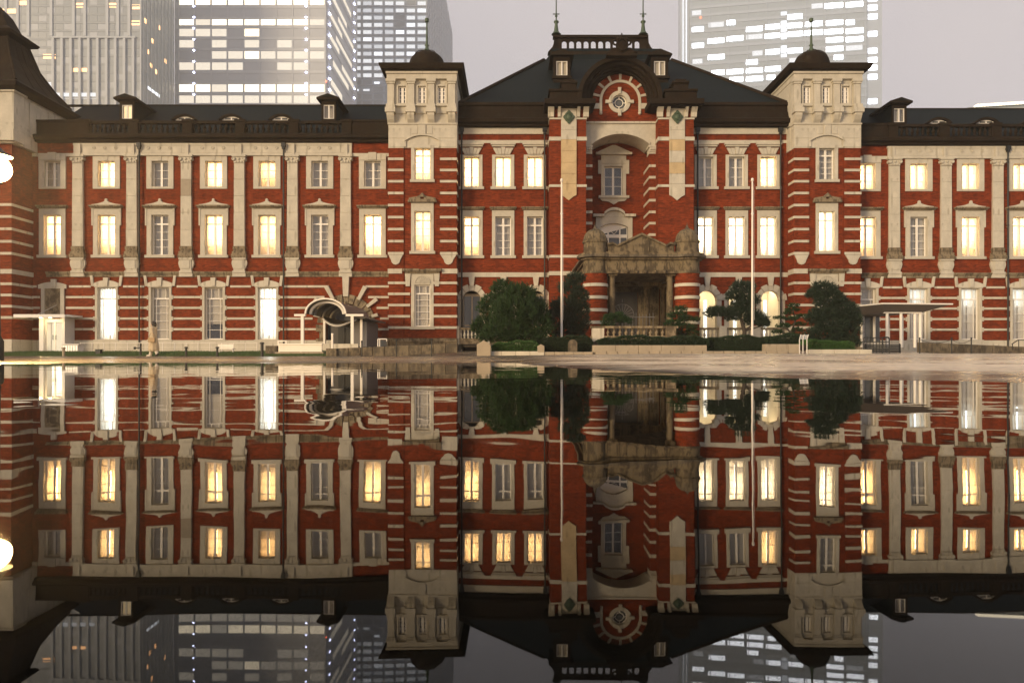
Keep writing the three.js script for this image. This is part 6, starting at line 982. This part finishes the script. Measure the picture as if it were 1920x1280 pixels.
// flat canopy on slim posts
{
  const zf = 9, zb = 4.5, g = thing('flat_canopy', 'flat dark-edged canopy on slim white posts beside the bushy pine', 'canopy', [X(1700, zf), Y(645, zf), 7]), y = v => Y(v, zf), x = v => X(v, zf);
  const tri = [], T = [[x(1656), y(569), zf], [x(1787), y(570), zf], [x(1760), y(569), zb], [x(1618), y(569), zb]], B = [[x(1666), y(585), zf - 0.5], [x(1738), y(585), zf - 0.5], [x(1720), y(586), zb], [x(1630), y(586), zb]];
  const quad = (a, b, c, d) => tri.push(...a, ...b, ...c, ...a, ...c, ...d);
  quad(T[3], T[0], T[1], T[2]); quad(B[0], B[3], B[2], B[1]); for (let i = 0; i < 4; i++) quad(B[i], B[(i + 1) % 4], T[(i + 1) % 4], T[i]);
  part('canopy_roof', fromTris(tri), std({ color: lin(0.075, 0.06, 0.05), roughness: 0.5 }), g);
  part('roof_edge', [rod(T[0], T[1], 0.05), rod(T[3], T[0], 0.05), rod(B[0], B[1], 0.045)], M.white, g);
  for (const [v, z] of [[1664, 8.4], [1666.5, 5.2], [1690, 8.4], [1692, 5.2], [1716, 8.4], [1726, 8.4], [1640, 5.2], [1616, 5.2]]) part('post', cyl(X(v, z), Y(645, z) - 0.2, y(585.5), z, 0.085, 0.085, 12), M.white, g);
  part('glass_screen', bx(X(1622, 5), X(1650, 5), Y(640, 5), Y(592, 5), 4.97, 5), M.smoked, g);
}
// street lamp at the frame edge
{
  const z = 37, px = -6.5, x = X(px, z), y0 = groundHeight(x, z), yc = Y(317, z), g = thing('street_lamp', 'lit warm street lamp at the left frame edge', 'street lamp', [x, y0, z]);
  part('post', [lathe([[0.11, y0 - 0.05], [0.11, y0 + 0.35], [0.06, y0 + 0.45], [0.035, yc - 0.6], [0.05, yc - 0.4], [0.03, yc - 0.3], [0.1, yc - 0.25]], x, z, 14)], M.iron, g);
  part('lamp_glass', sph(x, yc, z, 0.235, 1, 1, 1, 28, 20), glow(42, 30, 12), g);
  part('lamp_cap', lathe([[0.25, yc + 0.24], [0.24, yc + 0.27], [0.12, yc + 0.34], [0.02, yc + 0.44]], x, z, 16), M.iron, g);
  const l = new THREE.PointLight(lin(1, 0.6, 0.22), 480, 0, 2); l.position.set(0, yc - y0, 0); l.castShadow = true; l.shadow.radius = 8; g.add(l);
}

/* ---------- the person walking by the lawn ---------- */
function march(fn, lo, hi, res) {
  const mc = new MarchingCubes(res, new THREE.MeshBasicMaterial(), false, false, 60000), h = (hi - lo) / 2, c = (hi + lo) / 2; mc.isolation = 0;
  const hs = res / 2;
  for (let k = 0; k < res; k++) for (let j = 0; j < res; j++) for (let i = 0; i < res; i++) mc.field[i + j * res + k * res * res] = -fn((i - hs) / hs * h, (j - hs) / hs * h + c, (k - hs) / hs * h);
  mc.update();
  const n = mc.count, p = Float32Array.from(mc.positionArray.slice(0, n * 3)), q = Float32Array.from(mc.normalArray.slice(0, n * 3));
  for (let i = 0; i < n; i++) { p[3 * i] *= h; p[3 * i + 1] = p[3 * i + 1] * h + c; p[3 * i + 2] *= h; }
  const g = new THREE.BufferGeometry(); g.setAttribute('position', new THREE.BufferAttribute(p, 3)); g.computeVertexNormals(); return g;
}
const cap = (a, b, r0, r1) => (x, y, z) => { const dx = b[0] - a[0], dy = b[1] - a[1], dz = b[2] - a[2], t = clamp(((x - a[0]) * dx + (y - a[1]) * dy + (z - a[2]) * dz) / (dx * dx + dy * dy + dz * dz)); return Math.hypot(x - a[0] - dx * t, y - a[1] - dy * t, z - a[2] - dz * t) - mixf(r0, r1, t); };
const blend = (fs, k) => (x, y, z) => { let d = fs[0](x, y, z); for (let i = 1; i < fs.length; i++) { const e = fs[i](x, y, z), h = clamp(0.5 + 0.5 * (e - d) / k); d = mixf(e, d, h) - k * h * (1 - h); } return d; };
{
  const z = 17.6, x = X(287, z), y0 = groundHeight(x, z), g = thing('person', 'person in a long pale coat walking past with a bag', 'person', [x, y0, z]);
  const at = (name, geo, mat) => { const m = local(name, boxUV(geo), mat, g); return m; };
  const skin = std({ color: lin(0.5, 0.32, 0.23), roughness: 0.6 }), coat = std({ color: lin(0.4, 0.33, 0.23), roughness: 0.85 }), hair = std({ color: lin(0.012, 0.01, 0.009), roughness: 0.55 }), trouser = std({ color: lin(0.5, 0.46, 0.4), roughness: 0.85 }), shoe = std({ color: lin(0.02, 0.02, 0.02), roughness: 0.5 }), bag = std({ color: lin(0.3, 0.2, 0.1), roughness: 0.6 });
  // facing the lamp side (towards minus x), mid-stride
  const fing = s => [0, 1, 2, 3].map(i => cap([-0.02 + s * 0.16 - 0.012 + i * 0.016, 0.735, s * 0.23], [-0.03 + s * 0.16 - 0.02 + i * 0.017, 0.66 + (i === 0 || i === 3 ? 0.012 : 0), s * 0.225], 0.009, 0.008));
  const body = blend([cap([0.0, 1.47, 0], [0.005, 1.38, 0], 0.098, 0.05), cap([-0.015, 1.53, 0], [-0.035, 1.41, 0], 0.085, 0.06), cap([-0.12, 1.465, 0], [-0.11, 1.45, 0], 0.014, 0.018), cap([0.01, 1.4, 0], [0.01, 1.3, 0], 0.05, 0.055), cap([0.01, 1.28, -0.13], [0.01, 1.28, 0.13], 0.075, 0.075), cap([0, 1.25, 0], [0, 0.85, 0], 0.13, 0.14), cap([0, 0.85, -0.07], [-0.1, 0.5, -0.07], 0.1, 0.065), cap([-0.1, 0.5, -0.07], [-0.17, 0.1, -0.07], 0.06, 0.04), cap([0, 0.85, 0.07], [0.06, 0.5, 0.07], 0.1, 0.065), cap([0.06, 0.5, 0.07], [0.21, 0.14, 0.07], 0.06, 0.04), cap([-0.19, 0.05, -0.07], [-0.3, 0.035, -0.07], 0.045, 0.035), cap([0.22, 0.1, 0.07], [0.15, 0.04, 0.07], 0.045, 0.035),
    ...[-1, 1].flatMap(s => [cap([0.01, 1.27, s * 0.17], [0.03 + s * 0.05, 1.02, s * 0.22], 0.05, 0.042), cap([0.03 + s * 0.05, 1.02, s * 0.22], [-0.02 + s * 0.14, 0.8, s * 0.23], 0.04, 0.028), cap([-0.02 + s * 0.14, 0.8, s * 0.23], [-0.02 + s * 0.16, 0.74, s * 0.23], 0.03, 0.034), ...fing(s), cap([-0.05 + s * 0.15, 0.77, s * 0.22], [-0.075 + s * 0.15, 0.71, s * 0.215], 0.011, 0.009)])], 0.022);
  at('body', march(body, -0.05, 1.75, 120), skin);
  const coatF = blend([cap([0.01, 1.28, -0.14], [0.01, 1.28, 0.14], 0.095, 0.095), cap([0, 1.27, 0], [0, 0.95, 0], 0.16, 0.165), cap([0, 0.95, 0], [0.02, 0.35, 0], 0.17, 0.235), ...[-1, 1].flatMap(s => [cap([0.01, 1.28, s * 0.17], [0.03 + s * 0.05, 1.02, s * 0.225], 0.072, 0.062), cap([0.03 + s * 0.05, 1.02, s * 0.225], [-0.01 + s * 0.12, 0.84, s * 0.23], 0.06, 0.055)]), cap([0.012, 1.35, 0], [0.012, 1.31, 0], 0.07, 0.09)], 0.03);
  at('coat', march((a, b, c) => Math.max(coatF(a, b, c) + 0.008 * Math.sin(Math.atan2(c, a) * 9) * smooth(0.9, 0.3, b), 0.24 - b), 0.1, 1.5, 80), coat);
  at('trousers', march(blend([cap([-0.08, 0.55, -0.07], [-0.17, 0.07, -0.07], 0.085, 0.07), cap([0.05, 0.55, 0.07], [0.2, 0.15, 0.07], 0.085, 0.07)], 0.01), 0, 0.8, 60), trouser);
  at('shoe', march(cap([-0.17, 0.05, -0.07], [-0.32, 0.035, -0.07], 0.056, 0.042), -0.4, 0.4, 50), trouser);
  at('shoe', march(cap([0.235, 0.12, 0.07], [0.15, 0.045, 0.07], 0.06, 0.045), -0.4, 0.4, 50), shoe);
  at('hair', march((a, b, c) => Math.max(blend([cap([0.02, 1.52, 0], [0.035, 1.43, 0], 0.118, 0.1), cap([0.05, 1.45, 0], [0.055, 1.36, 0], 0.09, 0.07)], 0.03)(a, b, c), -(a + 0.055 + (b > 1.55 ? 1 : 0))), 1.2, 1.8, 60), hair);
  at('bag', new THREE.BoxGeometry(0.3, 0.2, 0.1).translate(0.07, 0.76, 0.29), bag);
  at('bag_strap', new THREE.TorusGeometry(0.13, 0.012, 6, 16, Math.PI).scale(1, 1.6, 1).translate(0.07, 0.86, 0.27), bag);
}
renderer.render(scene, camera);
